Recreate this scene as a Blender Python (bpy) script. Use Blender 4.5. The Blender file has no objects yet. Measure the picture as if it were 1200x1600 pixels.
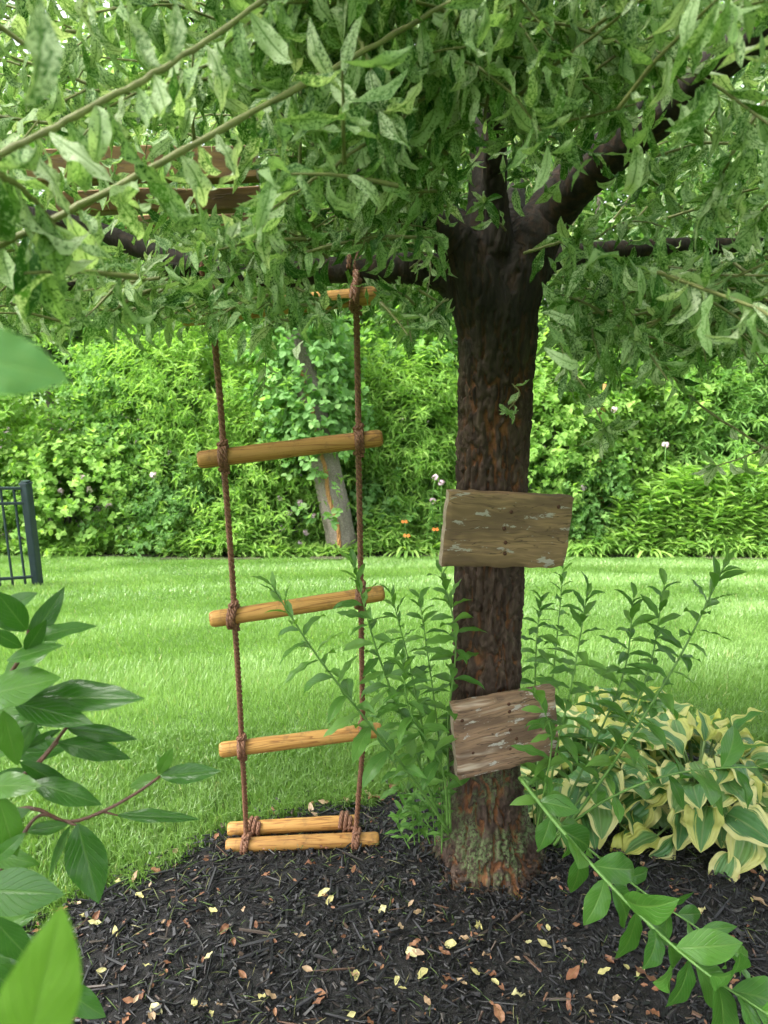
import bpy, math, random
import numpy as np
from mathutils import Matrix, Vector

random.seed(7)
RNG = np.random.default_rng(11)
SC = bpy.context.scene
COL = SC.collection

# ---------------------------------------------------------------- camera
PITCH = math.radians(14.0)
FPX = 1150.0                      # focal length in photo pixels (1200 x 1600)
CAM = np.array([0.0, 0.0, 1.45])
cd = bpy.data.cameras.new('camera')
cam = bpy.data.objects.new('camera', cd)
COL.objects.link(cam)
cam.location = CAM
cam.rotation_euler = (math.pi / 2 - PITCH, 0, 0)
cd.sensor_fit = 'VERTICAL'
cd.sensor_height = 32
cd.lens = 32 * FPX / 1600
cd.clip_start = 0.02
cd.clip_end = 500
cd.dof.use_dof = True
cd.dof.focus_distance = 1.8
cd.dof.aperture_fstop = 6.5
SC.camera = cam

# ---------------------------------------------------------------- sky, sun, exposure
SUN_EL, SUN_AZ = math.radians(55), math.radians(252)     # a veiled sun high on the left
world = bpy.data.worlds.new('World')
SC.world = world
world.use_nodes = True
wn = world.node_tree
bg = wn.nodes['Background']
sky = wn.nodes.new('ShaderNodeTexSky')
sky.sky_type = 'NISHITA'
sky.sun_disc = False
sky.sun_elevation = SUN_EL
sky.sun_rotation = SUN_AZ
sky.air_density = 1.0
sky.dust_density = 4.0
sky.ozone_density = 1.0
hsv = wn.nodes.new('ShaderNodeHueSaturation')           # overcast: the cloud takes most of the blue out
hsv.inputs['Saturation'].default_value = 0.25
wn.links.new(sky.outputs[0], hsv.inputs['Color'])
wn.links.new(hsv.outputs[0], bg.inputs['Color'])
bg.inputs['Strength'].default_value = 0.15
sl = bpy.data.lights.new('sun', 'SUN')
sl.energy = 2.3
sl.angle = math.radians(28)
sl.color = (1.0, 0.97, 0.9)
sun = bpy.data.objects.new('sun', sl)
COL.objects.link(sun)
sd = Vector((math.sin(SUN_AZ) * math.cos(SUN_EL), math.cos(SUN_AZ) * math.cos(SUN_EL), math.sin(SUN_EL)))
sun.rotation_euler = sd.to_track_quat('Z', 'Y').to_euler()
SC.view_settings.view_transform = 'Standard'
SC.view_settings.look = 'None'
SC.view_settings.exposure = 2.2
SC.view_settings.gamma = 1.0
SC.view_settings.use_curve_mapping = False
cy = SC.cycles
cy.max_bounces = 7
cy.diffuse_bounces = 4
cy.glossy_bounces = 2
cy.transmission_bounces = 5
cy.transparent_max_bounces = 4
cy.caustics_reflective = False
cy.caustics_refractive = False
cy.use_denoising = True
cy.use_adaptive_sampling = True
cy.adaptive_threshold = 0.02

# ---------------------------------------------------------------- helpers
SP, CP = math.sin(PITCH), math.cos(PITCH)


def P(px, py, D):
    """photo pixel + horizontal distance in metres -> world point"""
    x, y = (px - 600) / FPX, -(py - 800) / FPX
    d = np.array([x, CP + y * SP, -SP + y * CP])
    return CAM + d * (D / d[1])


def proj(V):
    """world points -> photo pixels and depth"""
    R = np.asarray(V) - CAM
    z = R[:, 1] * CP - R[:, 2] * SP
    y = R[:, 1] * SP + R[:, 2] * CP
    zz = np.where(np.abs(z) < 1e-4, 1e-4, z)
    return 600 + FPX * R[:, 0] / zz, 800 - FPX * y / zz, z


def sstep(a, b, x):
    t = np.clip((x - a) / (b - a), 0, 1)
    return t * t * (3 - 2 * t)


def ground_z(x, y):
    t = np.asarray(y) - 1.95
    s = 0.12
    return -0.21 * s * np.logaddexp(0, t / s) * 1.0


def unit(v):
    v = np.asarray(v, float)
    return v / np.maximum(np.linalg.norm(v, axis=-1, keepdims=True), 1e-9)


def vnoise(Q, seed=0):
    Q = np.asarray(Q, float)
    i = np.floor(Q).astype(np.int64)
    f = Q - i
    f = f * f * (3 - 2 * f)

    def h(a, b, c):
        n = (a * 374761393 + b * 668265263 + c * 2147483647 + seed * 1274126177) & 0xFFFFFFFF
        n = ((n ^ (n >> 13)) * 1274126177) & 0xFFFFFFFF
        n = ((n ^ (n >> 16)) * 2246822519) & 0xFFFFFFFF
        return ((n ^ (n >> 15)) & 0xFFFFFF) / float(0xFFFFFF)
    r = 0
    for dx in (0, 1):
        for dy in (0, 1):
            for dz in (0, 1):
                w = (f[:, 0] if dx else 1 - f[:, 0]) * (f[:, 1] if dy else 1 - f[:, 1]) * (f[:, 2] if dz else 1 - f[:, 2])
                r = r + w * h(i[:, 0] + dx, i[:, 1] + dy, i[:, 2] + dz)
    return r


def fbm(Q, oct=3, seed=0):
    r, a, t = 0, 1.0, 0
    for o in range(oct):
        r = r + a * vnoise(Q * 2 ** o, seed + o)
        t += a
        a *= 0.5
    return r / t


def build_mesh(name, V, quads=None, tris=None, uvw=None, smooth=True, extra=None):
    V = np.ascontiguousarray(V, dtype=np.float32)
    me = bpy.data.meshes.new(name)
    q = np.zeros((0, 4), np.int32) if quads is None or len(quads) == 0 else np.asarray(quads, np.int32)
    t = np.zeros((0, 3), np.int32) if tris is None or len(tris) == 0 else np.asarray(tris, np.int32)
    me.vertices.add(len(V))
    me.vertices.foreach_set('co', V.ravel())
    nl = q.size + t.size
    me.loops.add(nl)
    me.loops.foreach_set('vertex_index', np.concatenate([q.ravel(), t.ravel()]).astype(np.int32))
    me.polygons.add(len(q) + len(t))
    st = np.concatenate([np.arange(len(q)) * 4, q.size + np.arange(len(t)) * 3]).astype(np.int32)
    me.polygons.foreach_set('loop_start', st)
    me.polygons.foreach_set('use_smooth', np.full(len(q) + len(t), smooth))
    if uvw is not None:
        a = me.attributes.new('leafuv', 'FLOAT_VECTOR', 'POINT')
        a.data.foreach_set('vector', np.ascontiguousarray(uvw, np.float32).ravel())
    for k, v in (extra or {}).items():
        a = me.attributes.new(k, 'FLOAT', 'POINT')
        a.data.foreach_set('value', np.ascontiguousarray(v, np.float32))
    me.update(calc_edges=True)
    return me


def tag(o, label=None, cat=None, group=None, kind=None):
    if label: o['label'] = label
    if cat: o['category'] = cat
    if group: o['group'] = group
    if kind: o['kind'] = kind
    return o


def empty(name, loc, label, cat, group=None):
    o = bpy.data.objects.new(name, None)
    o.empty_display_size = 0.05
    COL.objects.link(o)
    o.location = [float(c) for c in loc]
    return tag(o, label, cat, group)


def obj(name, me, mat, parent=None, loc=None, shift=True):
    """link a mesh built in world coordinates; under a parent its vertices are moved to the parent's frame"""
    if mat is not None and not me.materials:
        me.materials.append(mat)
    o = bpy.data.objects.new(name, me)
    COL.objects.link(o)
    if parent is not None:
        o.parent = parent
        if shift:
            top, L = parent, Vector((0, 0, 0))
            while top is not None:
                L += top.location
                top = top.parent
            o.location = -L
    return o


def place(name, me, M, parent):
    """an object that shares mesh data, set by its world matrix (parent is an unrotated empty or mesh)"""
    o = bpy.data.objects.new(name, me)
    COL.objects.link(o)
    top, L = parent, Vector((0, 0, 0))
    while top is not None:
        L += top.location
        top = top.parent
    o.parent = parent
    o.matrix_basis = Matrix.Translation(-L) @ M
    return o


class MB:
    """collects pieces for one mesh"""
    def __init__(s):
        s.v, s.q, s.t, s.u, s.n = [], [], [], [], 0

    def add(s, V, q=None, t=None, uvw=None):
        V = np.asarray(V, float)
        if q is not None and len(q): s.q.append(np.asarray(q) + s.n)
        if t is not None and len(t): s.t.append(np.asarray(t) + s.n)
        s.v.append(V)
        s.u.append(np.zeros((len(V), 3)) if uvw is None else np.asarray(uvw, float))
        s.n += len(V)
        return s

    def mesh(s, name, smooth=True):
        return build_mesh(name, np.concatenate(s.v), np.concatenate(s.q) if s.q else None,
                          np.concatenate(s.t) if s.t else None, np.concatenate(s.u), smooth)


def catmull(pts, n):
    p = np.asarray(pts, float)
    if len(p) == 2:
        t = np.linspace(0, 1, n)[:, None]
        return p[0] * (1 - t) + p[1] * t
    a = np.vstack([2 * p[0] - p[1], p, 2 * p[-1] - p[-2]])
    u = np.linspace(0, len(p) - 1 - 1e-6, n)
    i = u.astype(int)
    t = (u - i)[:, None]
    p0, p1, p2, p3 = a[i], a[i + 1], a[i + 2], a[i + 3]
    return 0.5 * (2 * p1 + (p2 - p0) * t + (2 * p0 - 5 * p1 + 4 * p2 - p3) * t ** 2 + (3 * p1 - p0 - 3 * p2 + p3) * t ** 3)


def frames(path):
    T = np.gradient(path, axis=0)
    T = unit(T)
    up = np.array([0.31, 0.2, 0.93])
    if abs(np.dot(T[0], up)) > 0.95: up = np.array([1.0, 0.1, 0.0])
    N = np.zeros_like(T)
    n = up
    for k in range(len(T)):
        n = n - T[k] * np.dot(n, T[k])
        n = n / max(np.linalg.norm(n), 1e-9)
        N[k] = n
    return T, N, np.cross(T, N)


def tube(path, rad, sides=8, caps=True, fn=None):
    path = np.asarray(path, float)
    n = len(path)
    rad = np.broadcast_to(np.asarray(rad, float), (n,))
    T, N, B = frames(path)
    a = np.linspace(0, 2 * np.pi, sides, endpoint=False)
    R = rad[:, None] * np.ones(sides)[None]
    if fn is not None: R = R + fn(path, a)
    V = path[:, None] + R[..., None] * (np.cos(a)[None, :, None] * N[:, None] + np.sin(a)[None, :, None] * B[:, None])
    V = V.reshape(-1, 3)
    i, j = np.meshgrid(np.arange(n - 1), np.arange(sides), indexing='ij')
    j2 = (j + 1) % sides
    q = np.stack([i * sides + j, i * sides + j2, (i + 1) * sides + j2, (i + 1) * sides + j], -1).reshape(-1, 4)
    L = np.concatenate([[0], np.cumsum(np.linalg.norm(np.diff(path, axis=0), axis=1))])
    uvw = np.stack([np.tile(a, n), np.repeat(L, sides), np.zeros(n * sides)], -1)
    t = None
    if caps:
        V = np.vstack([V, path[0], path[-1]])
        uvw = np.vstack([uvw, [0, 0, 1], [0, L[-1], 1]])
        jj = np.arange(sides)
        t = np.vstack([np.stack([np.full(sides, n * sides), (jj + 1) % sides, jj], -1),
                       np.stack([np.full(sides, n * sides + 1), (n - 1) * sides + jj, (n - 1) * sides + (jj + 1) % sides], -1)])
    return V, q, t, uvw


def basis(y, z):
    """rotation matrices (n,3,3), columns x,y,z: y along the leaf, z its upper side"""
    y = unit(y)
    z = z - y * np.sum(y * z, -1, keepdims=True)
    z = unit(z)
    x = np.cross(y, z)
    return np.stack([x, y, z], -1)


def stamp(tmpl, pos, rot, scale, rnd):
    """many copies of a template (V, quads, tris, uv) as arrays"""
    V, q, t, uv = tmpl
    m, n = len(pos), len(V)
    sc = np.asarray(scale, float)
    if sc.ndim == 1: sc = sc[:, None]
    W = np.einsum('mij,mnj->mni', rot, V[None] * np.broadcast_to(sc, (m, 3))[:, None]) + pos[:, None]
    off = (np.arange(m) * n)[:, None, None]
    Q = (q[None] + off).reshape(-1, 4) if q is not None and len(q) else None
    T = (t[None] + off).reshape(-1, 3) if t is not None and len(t) else None
    U = np.empty((m, n, 3))
    U[:, :, :2] = uv[None, :, :2]
    U[:, :, 2] = np.asarray(rnd)[:, None]
    return W.reshape(-1, 3), Q, T, U.reshape(-1, 3)


def leaf_tmpl(width, nu=2, nv=6, bend=0.3, fold=0.25, wave=0.0, wfreq=3.0, twist=0.0, peak=0.45, sharp=1.2, roll=0.0, seed=0, side=0.0, petiole=0.06):
    """unit-length leaf along +y, face up +z; uv.x in -1..1 across, uv.y in 0..1 along"""
    r = np.random.default_rng(seed)
    ph = r.uniform(0, 6.28, 4)
    v = np.linspace(0, 1, nv + 1)
    u = np.linspace(-1, 1, 2 * nu + 1) if nu > 1 else np.array([-1, 0, 1.0])
    e = np.log(0.5) / np.log(peak)
    w = np.sin(np.pi * np.clip(v, 0, 1) ** e) ** sharp
    w = np.maximum(w, np.where(v < petiole * 2, 0.035 / max(width, .05) * .3, 0.0)) * width * 0.5
    w[-1] = 0.002
    VV, UV = [], []
    ang = 0.0
    c = np.zeros(3)
    for k, vv in enumerate(v):
        if k:
            ang = bend * (vv ** 1.3)
            st = 1.0 / nv
            c = c + st * np.array([side * math.sin(3.1 * vv) , math.cos(ang), -math.sin(ang)])
        nrm = np.array([0, math.sin(ang), math.cos(ang)])
        tw = twist * vv
        X = np.array([math.cos(tw), 0, 0]) + nrm * math.sin(tw)
        Nn = nrm * math.cos(tw) - np.array([math.sin(tw), 0, 0])
        for uu in u:
            h = fold * abs(uu) * w[k] + roll * w[k] * uu * uu
            h += wave * w[k] * abs(uu) ** 1.5 * math.sin(wfreq * 6.28 * vv + ph[0] + (1.7 + ph[1]) * (uu > 0))
            VV.append(c + X * (uu * w[k]) + Nn * h)
            UV.append((uu, vv))
    m = len(u)
    q = [(k * m + j, k * m + j + 1, (k + 1) * m + j + 1, (k + 1) * m + j) for k in range(nv) for j in range(m - 1)]
    return np.array(VV), np.array(q), None, np.array(UV)


def tmpl_mesh(name, tm, mat, rnd=0.0):
    uv = np.concatenate([tm[3], np.full((len(tm[3]), 1), rnd)], 1)
    me = build_mesh(name, tm[0], tm[1], tm[2], uv)
    me.materials.append(mat)
    return me


def mat4(pos, R, s):
    s = np.broadcast_to(np.asarray(s, float), (3,))
    M = np.eye(4)
    M[:3, :3] = R * s[None]
    M[:3, 3] = pos
    return Matrix(M.tolist())


# ---------------------------------------------------------------- materials
class NT:
    def __init__(s, name):
        s.m = bpy.data.materials.new(name)
        s.m.use_nodes = True
        s.t = s.m.node_tree
        s.b = s.t.nodes['Principled BSDF']
        s.out = s.t.nodes['Material Output']

    def n(s, typ, **kw):
        nd = s.t.nodes.new('ShaderNode' + typ)
        for k, v in kw.items():
            setattr(nd, k, v)
        return nd

    def L(s, a, b):
        s.t.links.new(a, b)

    def val(s, x, sock):
        if hasattr(x, 'is_output') or hasattr(x, 'links'): s.L(x, sock)
        else: sock.default_value = x

    def math(s, op, a, b=0.0, c=None, clamp=False):
        nd = s.n('Math', operation=op, use_clamp=clamp)
        s.val(a, nd.inputs[0])
        s.val(b, nd.inputs[1])
        if c is not None: s.val(c, nd.inputs[2])
        return nd.outputs[0]

    def ramp(s, f, stops, interp='LINEAR'):
        nd = s.n('ValToRGB')
        cr = nd.color_ramp
        cr.interpolation = interp
        while len(cr.elements) < len(stops): cr.elements.new(0.5)
        for e, (p, c) in zip(cr.elements, stops):
            e.position = p
            e.color = (*c, 1) if len(c) == 3 else c
        s.L(f, nd.inputs[0])
        return nd.outputs[0]

    def step(s, f, lo, hi):
        nd = s.n('MapRange', interpolation_type='SMOOTHSTEP')
        s.val(f, nd.inputs[0])
        s.val(lo, nd.inputs[1])
        s.val(hi, nd.inputs[2])
        return nd.outputs[0]

    def mix(s, f, a, b, typ='MIX'):
        nd = s.n('Mix', data_type='RGBA', blend_type=typ)
        s.val(f, nd.inputs[0])
        for x, i in ((a, 6), (b, 7)):
            if isinstance(x, tuple): nd.inputs[i].default_value = (*x, 1)
            else: s.L(x, nd.inputs[i])
        return nd.outputs[2]

    def noise(s, vec, scale, detail=3, rough=0.55, dist=0.0, dim='3D', w=None):
        nd = s.n('TexNoise', noise_dimensions=dim)
        if vec is not None: s.L(vec, nd.inputs['Vector'])
        nd.inputs['Scale'].default_value = scale
        nd.inputs['Detail'].default_value = detail
        nd.inputs['Roughness'].default_value = rough
        nd.inputs['Distortion'].default_value = dist
        if w is not None: s.L(w, nd.inputs['W'])
        return nd.outputs['Fac']

    def attr(s, name):
        nd = s.n('Attribute', attribute_name=name)
        return nd

    def comb(s, x, y, z):
        nd = s.n('CombineXYZ')
        for k, v in enumerate((x, y, z)): s.val(v, nd.inputs[k])
        return nd.outputs[0]

    def pos(s):
        return s.n('NewGeometry').outputs['Position']

    def bump(s, h, strength=0.3, dist=0.002):
        nd = s.n('Bump')
        nd.inputs['Strength'].default_value = strength
        nd.inputs['Distance'].default_value = dist
        s.L(h, nd.inputs['Height'])
        s.L(nd.outputs[0], s.b.inputs['Normal'])
        return nd.outputs[0]

    def leaf_coords(s):
        a = s.attr('leafuv')
        sp = s.n('SeparateXYZ')
        s.L(a.outputs['Vector'], sp.inputs[0])
        oi = s.n('ObjectInfo')
        solo = s.math('LESS_THAN', sp.outputs[2], 0.0001)           # leaves that are objects of their own take the object's random number
        r = s.math('FRACT', s.math('ADD', sp.outputs[2], s.math('MULTIPLY', oi.outputs['Random'], solo)))
        return sp.outputs[0], sp.outputs[1], r

    def leaf_out(s, col, rough=0.4, trans=0.4, tint=(1.15, 1.25, 0.6), spec=0.5, normal=None):
        s.L(col, s.b.inputs['Base Color'])
        s.val(rough, s.b.inputs['Roughness'])
        s.b.inputs['Specular IOR Level'].default_value = spec
        tr = s.n('BsdfTranslucent')
        s.L(s.mix(1.0, col, tint, 'MULTIPLY'), tr.inputs['Color'])
        mx = s.n('MixShader')
        mx.inputs[0].default_value = trans
        s.L(s.b.outputs[0], mx.inputs[1])
        s.L(tr.outputs[0], mx.inputs[2])
        s.L(mx.outputs[0], s.out.inputs['Surface'])
        return s.m


def m_variegated():
    """dappled willow: green leaves finely marbled with cream, each leaf to its own degree"""
    s = NT('variegated_leaf')
    u, v, r = s.leaf_coords()
    r2 = s.math('FRACT', s.math('MULTIPLY', r, 7.31))
    r3 = s.math('FRACT', s.math('MULTIPLY', r, 17.7))
    vec = s.comb(s.math('MULTIPLY', u, 1.0), s.math('MULTIPLY', v, 6.0), s.math('MULTIPLY', r, 90.0))
    n = s.noise(vec, 4.0, 4, 0.7, 0.8)
    nb = s.noise(vec, 0.8, 2, 0.5)
    green = s.ramp(r2, [(0, (0.026, 0.095, 0.016)), (0.5, (0.048, 0.150, 0.022)), (1, (0.105, 0.235, 0.034))])
    white = s.ramp(r3, [(0, (0.30, 0.45, 0.19)), (0.6, (0.46, 0.59, 0.32)), (1, (0.65, 0.71, 0.50))])
    thr = s.math('ADD', s.math('MULTIPLY', s.math('SUBTRACT', 1.0, s.math('POWER', r, 0.7)), 0.20), 0.385)
    thr = s.math('ADD', thr, s.math('MULTIPLY', s.math('SUBTRACT', 0.5, nb), 0.25))
    f = s.step(n, thr, s.math('ADD', thr, 0.06))
    rib = s.step(s.math('ABSOLUTE', u), 0.05, 0.12)
    col = s.mix(f, green, white)
    col = s.mix(rib, (0.16, 0.28, 0.08), col)
    h = s.math('ADD', n, s.math('MULTIPLY', s.math('ABSOLUTE', u), 0.4))
    s.bump(h, 0.6, 0.002)
    return s.leaf_out(col, 0.38, 0.36, (1.05, 1.2, 0.55), spec=.25)


def m_leaf(name, stops, vein=0.35, veinscale=11.0, rough=0.35, trans=0.35, veincol=None, spec=0.5, blot=0.25):
    """plain green leaf with a pale midrib and side veins"""
    s = NT(name)
    u, v, r = s.leaf_coords()
    base = s.ramp(r, stops)
    au = s.math('ABSOLUTE', u)
    ph = s.math('ADD', s.math('MULTIPLY', v, veinscale), s.math('MULTIPLY', au, -3.2))
    w = s.math('ABSOLUTE', s.math('SUBTRACT', s.math('FRACT', ph), 0.5))
    side = s.math('SUBTRACT', 1.0, s.step(w, 0.02, 0.12))
    mid = s.math('SUBTRACT', 1.0, s.step(au, 0.03, 0.10))
    vec = s.comb(u, s.math('MULTIPLY', v, 3.0), s.math('MULTIPLY', r, 40.0))
    n = s.noise(vec, 2.5, 3)
    vc = veincol or (0.17, 0.30, 0.07)
    col = s.mix(s.math('MULTIPLY', n, blot), base, (0.16, 0.26, 0.05))
    vf = s.math('MULTIPLY', s.math('MAXIMUM', s.math('MULTIPLY', side, 0.45), mid), vein)
    col = s.mix(vf, col, vc)
    hgt = s.math('SUBTRACT', s.math('MULTIPLY', n, 0.5), s.math('MAXIMUM', side, mid))
    s.bump(hgt, 0.45, 0.0016)
    return s.leaf_out(col, rough, trans, spec=spec)


def m_hosta():
    s = NT('hosta_leaf')
    u, v, r = s.leaf_coords()
    au = s.math('ABSOLUTE', u)
    vec = s.comb(s.math('MULTIPLY', u, 7.0), s.math('MULTIPLY', v, 1.2), s.math('MULTIPLY', r, 60.0))
    n = s.noise(vec, 1.2, 4, 0.65)
    edge = s.math('ADD', au, s.math('MULTIPLY', s.math('SUBTRACT', n, 0.5), 0.85))
    edge = s.math('ADD', edge, s.math('MULTIPLY', s.math('POWER', v, 3.0), 0.22))
    r2 = s.math('FRACT', s.math('MULTIPLY', r, 5.7))
    lim = s.math('ADD', 0.36, s.math('MULTIPLY', r2, 0.34))
    f = s.step(edge, lim, s.math('ADD', lim, 0.16))
    green = s.ramp(r, [(0, (0.055, 0.17, 0.048)), (0.5, (0.10, 0.25, 0.070)), (1, (0.20, 0.34, 0.09))])
    green = s.mix(s.math('MULTIPLY', n, 0.5), green, (0.10, 0.22, 0.08))
    yel = s.ramp(r2, [(0, (0.50, 0.52, 0.11)), (0.5, (0.66, 0.63, 0.27)), (1, (0.68, 0.64, 0.30))])
    col = s.mix(f, green, yel)
    rib = s.math('SINE', s.math('MULTIPLY', u, 26.0))
    mid = s.math('SUBTRACT', 1.0, s.step(au, 0.02, 0.07))
    col = s.mix(s.math('MULTIPLY', mid, 0.5), col, (0.30, 0.38, 0.16))
    s.bump(s.math('SUBTRACT', rib, s.math('MULTIPLY', mid, 2.0)), 0.5, 0.0015)
    return s.leaf_out(col, 0.38, 0.3, spec=0.5)


def m_simple_leaf(name, stops, rough=0.5, trans=0.4, spec=0.4):
    s = NT(name)
    u, v, r = s.leaf_coords()
    return s.leaf_out(s.ramp(r, stops), rough, trans, spec=spec)


def m_bark():
    s = NT('wet_bark')
    rd = s.attr('ridge').outputs['Fac']
    p = s.pos()
    mp = s.n('Mapping')
    mp.inputs['Scale'].default_value = (1, 1, 0.22)
    s.L(p, mp.inputs[0])
    n1 = s.noise(mp.outputs[0], 60, 5, 0.65)
    n2 = s.noise(mp.outputs[0], 14, 4, 0.6)
    plate = s.ramp(n1, [(0.25, (0.014, 0.011, 0.009)), (0.55, (0.070, 0.045, 0.033)), (0.85, (0.165, 0.122, 0.096))])
    inner = s.ramp(n1, [(0.3, (0.085, 0.034, 0.016)), (0.7, (0.30, 0.135, 0.060))])
    f = s.math('MULTIPLY', s.math('SUBTRACT', 1.0, s.step(rd, 0.32, 0.66)), s.step(n2, 0.30, 0.50))
    col = s.mix(f, plate, inner)
    # lichen on the foot of the trunk
    sp = s.n('SeparateXYZ')
    s.L(p, sp.inputs[0])
    nl = s.noise(p, 120, 4, 0.7)
    nL = s.noise(p, 11, 3, 0.6)
    hgt = s.math('SUBTRACT', 1.0, s.step(sp.outputs[2], 0.22, 0.50))
    lf = s.math('MULTIPLY', s.math('MULTIPLY', s.step(nl, 0.43, 0.56), s.step(nL, 0.42, 0.56)), hgt)
    low = s.step(sp.outputs[2], 0.015, 0.07)
    lf = s.math('MULTIPLY', s.math('MULTIPLY', lf, low), s.step(rd, 0.2, 0.5))
    young_shaded = s.ramp(n1, [(0.25, (0.006, 0.0055, 0.0045)), (0.55, (0.016, 0.0135, 0.010)), (0.85, (0.038, 0.032, 0.024))])
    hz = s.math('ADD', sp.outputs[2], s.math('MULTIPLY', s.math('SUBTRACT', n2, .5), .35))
    col = s.mix(s.math('MULTIPLY', s.step(hz, 1.22, 1.5), .88), col, young_shaded)  # dark younger bark toward the fork, with the crown's shade put into its colour
    col = s.mix(s.math('MULTIPLY', lf, .85), col, (0.13, 0.18, 0.075))
    s.L(col, s.b.inputs['Base Color'])
    s.b.inputs['Roughness'].default_value = 0.8
    s.b.inputs['Specular IOR Level'].default_value = .25
    s.bump(n1, 1.0, 0.006)
    return s.m


def m_branch(name, c0, c1, c2, rough=0.7):
    s = NT(name)
    p = s.pos()
    n1 = s.noise(p, 45, 5, 0.65)
    col = s.ramp(n1, [(0.25, c0), (0.55, c1), (0.85, c2)])
    s.L(col, s.b.inputs['Base Color'])
    s.b.inputs['Roughness'].default_value = rough
    s.bump(n1, 0.6, 0.004)
    return s.m


def m_plain(name, c0, c1, scale=30, rough=0.5, metal=0.0, bump=0.2):
    s = NT(name)
    tc = s.n('TexCoord').outputs['Object']
    n = s.noise(tc, scale, 4, 0.6)
    s.L(s.ramp(n, [(0.3, c0), (0.7, c1)]), s.b.inputs['Base Color'])
    s.b.inputs['Roughness'].default_value = rough
    s.b.inputs['Metallic'].default_value = metal
    if bump: s.bump(n, bump, 0.002)
    return s.m


def m_rung():
    """varnished pine dowel, grain running along the dowel (object y)"""
    s = NT('rung_wood')
    tc = s.n('TexCoord').outputs['Object']
    oi = s.n('ObjectInfo')
    mp = s.n('Mapping')
    mp.inputs['Scale'].default_value = (1, 0.045, 1)
    s.L(tc, mp.inputs[0])
    off = s.n('VectorMath', operation='ADD')
    s.L(mp.outputs[0], off.inputs[0])
    s.L(s.comb(oi.outputs['Random'], s.math('MULTIPLY', oi.outputs['Random'], 3.0), 0.0), off.inputs[1])
    v = off.outputs[0]
    n = s.noise(v, 40, 3, 0.5, 0.5)
    rings = s.math('FRACT', s.math('MULTIPLY', n, 9.0))
    fine = s.noise(v, 420, 3, 0.6)
    col = s.ramp(rings, [(0.0, (0.44, 0.235, 0.06)), (0.55, (0.50, 0.28, 0.08)), (0.8, (0.36, 0.17, 0.038)), (0.93, (0.20, 0.085, 0.018)), (1.0, (0.42, 0.22, 0.056))])
    col = s.mix(s.math('MULTIPLY', s.step(fine, 0.5, 0.75), 0.35), col, (0.24, 0.115, 0.03))
    dirt = s.noise(tc, 28, 5, .7)
    col = s.mix(s.math('MULTIPLY', s.step(dirt, .52, .72), .55), col, (0.13, 0.075, 0.03))
    tone = s.ramp(oi.outputs['Random'], [(0, (0.80, 0.74, 0.66)), (1, (1.12, 1.1, 1.02))])
    col = s.mix(1.0, col, tone, 'MULTIPLY')
    s.L(col, s.b.inputs['Base Color'])
    s.b.inputs['Roughness'].default_value = 0.6
    s.bump(fine, 0.4, 0.0008)
    return s.m


def m_board(name, base, dark, patch, patch_lo, streak):
    """weathered plank: leafuv.x along the grain in metres, .y across, .z = 1 on end grain"""
    s = NT(name)
    a = s.attr('leafuv')
    sp = s.n('SeparateXYZ')
    s.L(a.outputs['Vector'], sp.inputs[0])
    x, y, e = sp.outputs
    warp = s.noise(s.comb(s.math('MULTIPLY', x, 5.0), s.math('MULTIPLY', y, 9.0), 0.0), 1.0, 2)
    yy = s.math('ADD', y, s.math('MULTIPLY', warp, 0.05))
    g = s.noise(s.comb(s.math('MULTIPLY', x, 7.0), s.math('MULTIPLY', yy, 110.0), e), 1.0, 5, 0.65)
    g2 = s.noise(s.comb(s.math('MULTIPLY', x, 4.0), s.math('MULTIPLY', yy, 34.0), e), 1.0, 3, 0.6)
    col = s.ramp(g, [(0.28, dark), (0.5, base), (0.78, tuple(min(1, c * 1.35) for c in base))])
    col = s.mix(s.step(g2, 0.5, 0.62), col, streak)
    crack = s.math('SUBTRACT', 1.0, s.step(s.math('ABSOLUTE', s.math('SUBTRACT', g2, 0.46)), 0.0, 0.012))
    col = s.mix(s.math('MULTIPLY', crack, 0.75), col, tuple(c * 0.3 for c in dark))
    st = s.noise(s.comb(s.math('MULTIPLY', x, 5.0), s.math('MULTIPLY', yy, 16.0), 5.0), 1.0, 3, .6)
    col = s.mix(s.math('MULTIPLY', s.step(st, .46, .60), .8), col, tuple(c * 1.1 for c in dark))
    pn = s.noise(s.comb(s.math('MULTIPLY', x, 14.0), s.math('MULTIPLY', y, 34.0), 3.0), 1.0, 5, 0.68)
    pf = s.step(pn, patch_lo, patch_lo + 0.03)
    col = s.mix(s.math('MULTIPLY', pf, 0.85), col, patch)
    endc = s.ramp(g, [(0.3, (0.22, 0.15, 0.11)), (0.7, (0.44, 0.35, 0.28))])
    col = s.mix(e, col, endc)
    s.L(col, s.b.inputs['Base Color'])
    s.b.inputs['Roughness'].default_value = 0.72
    s.bump(s.math('ADD', s.math('SUBTRACT', g, s.math('MULTIPLY', crack, 1.2)), s.math('MULTIPLY', pf, 0.4)), 0.6, 0.002)
    return s.m


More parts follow.
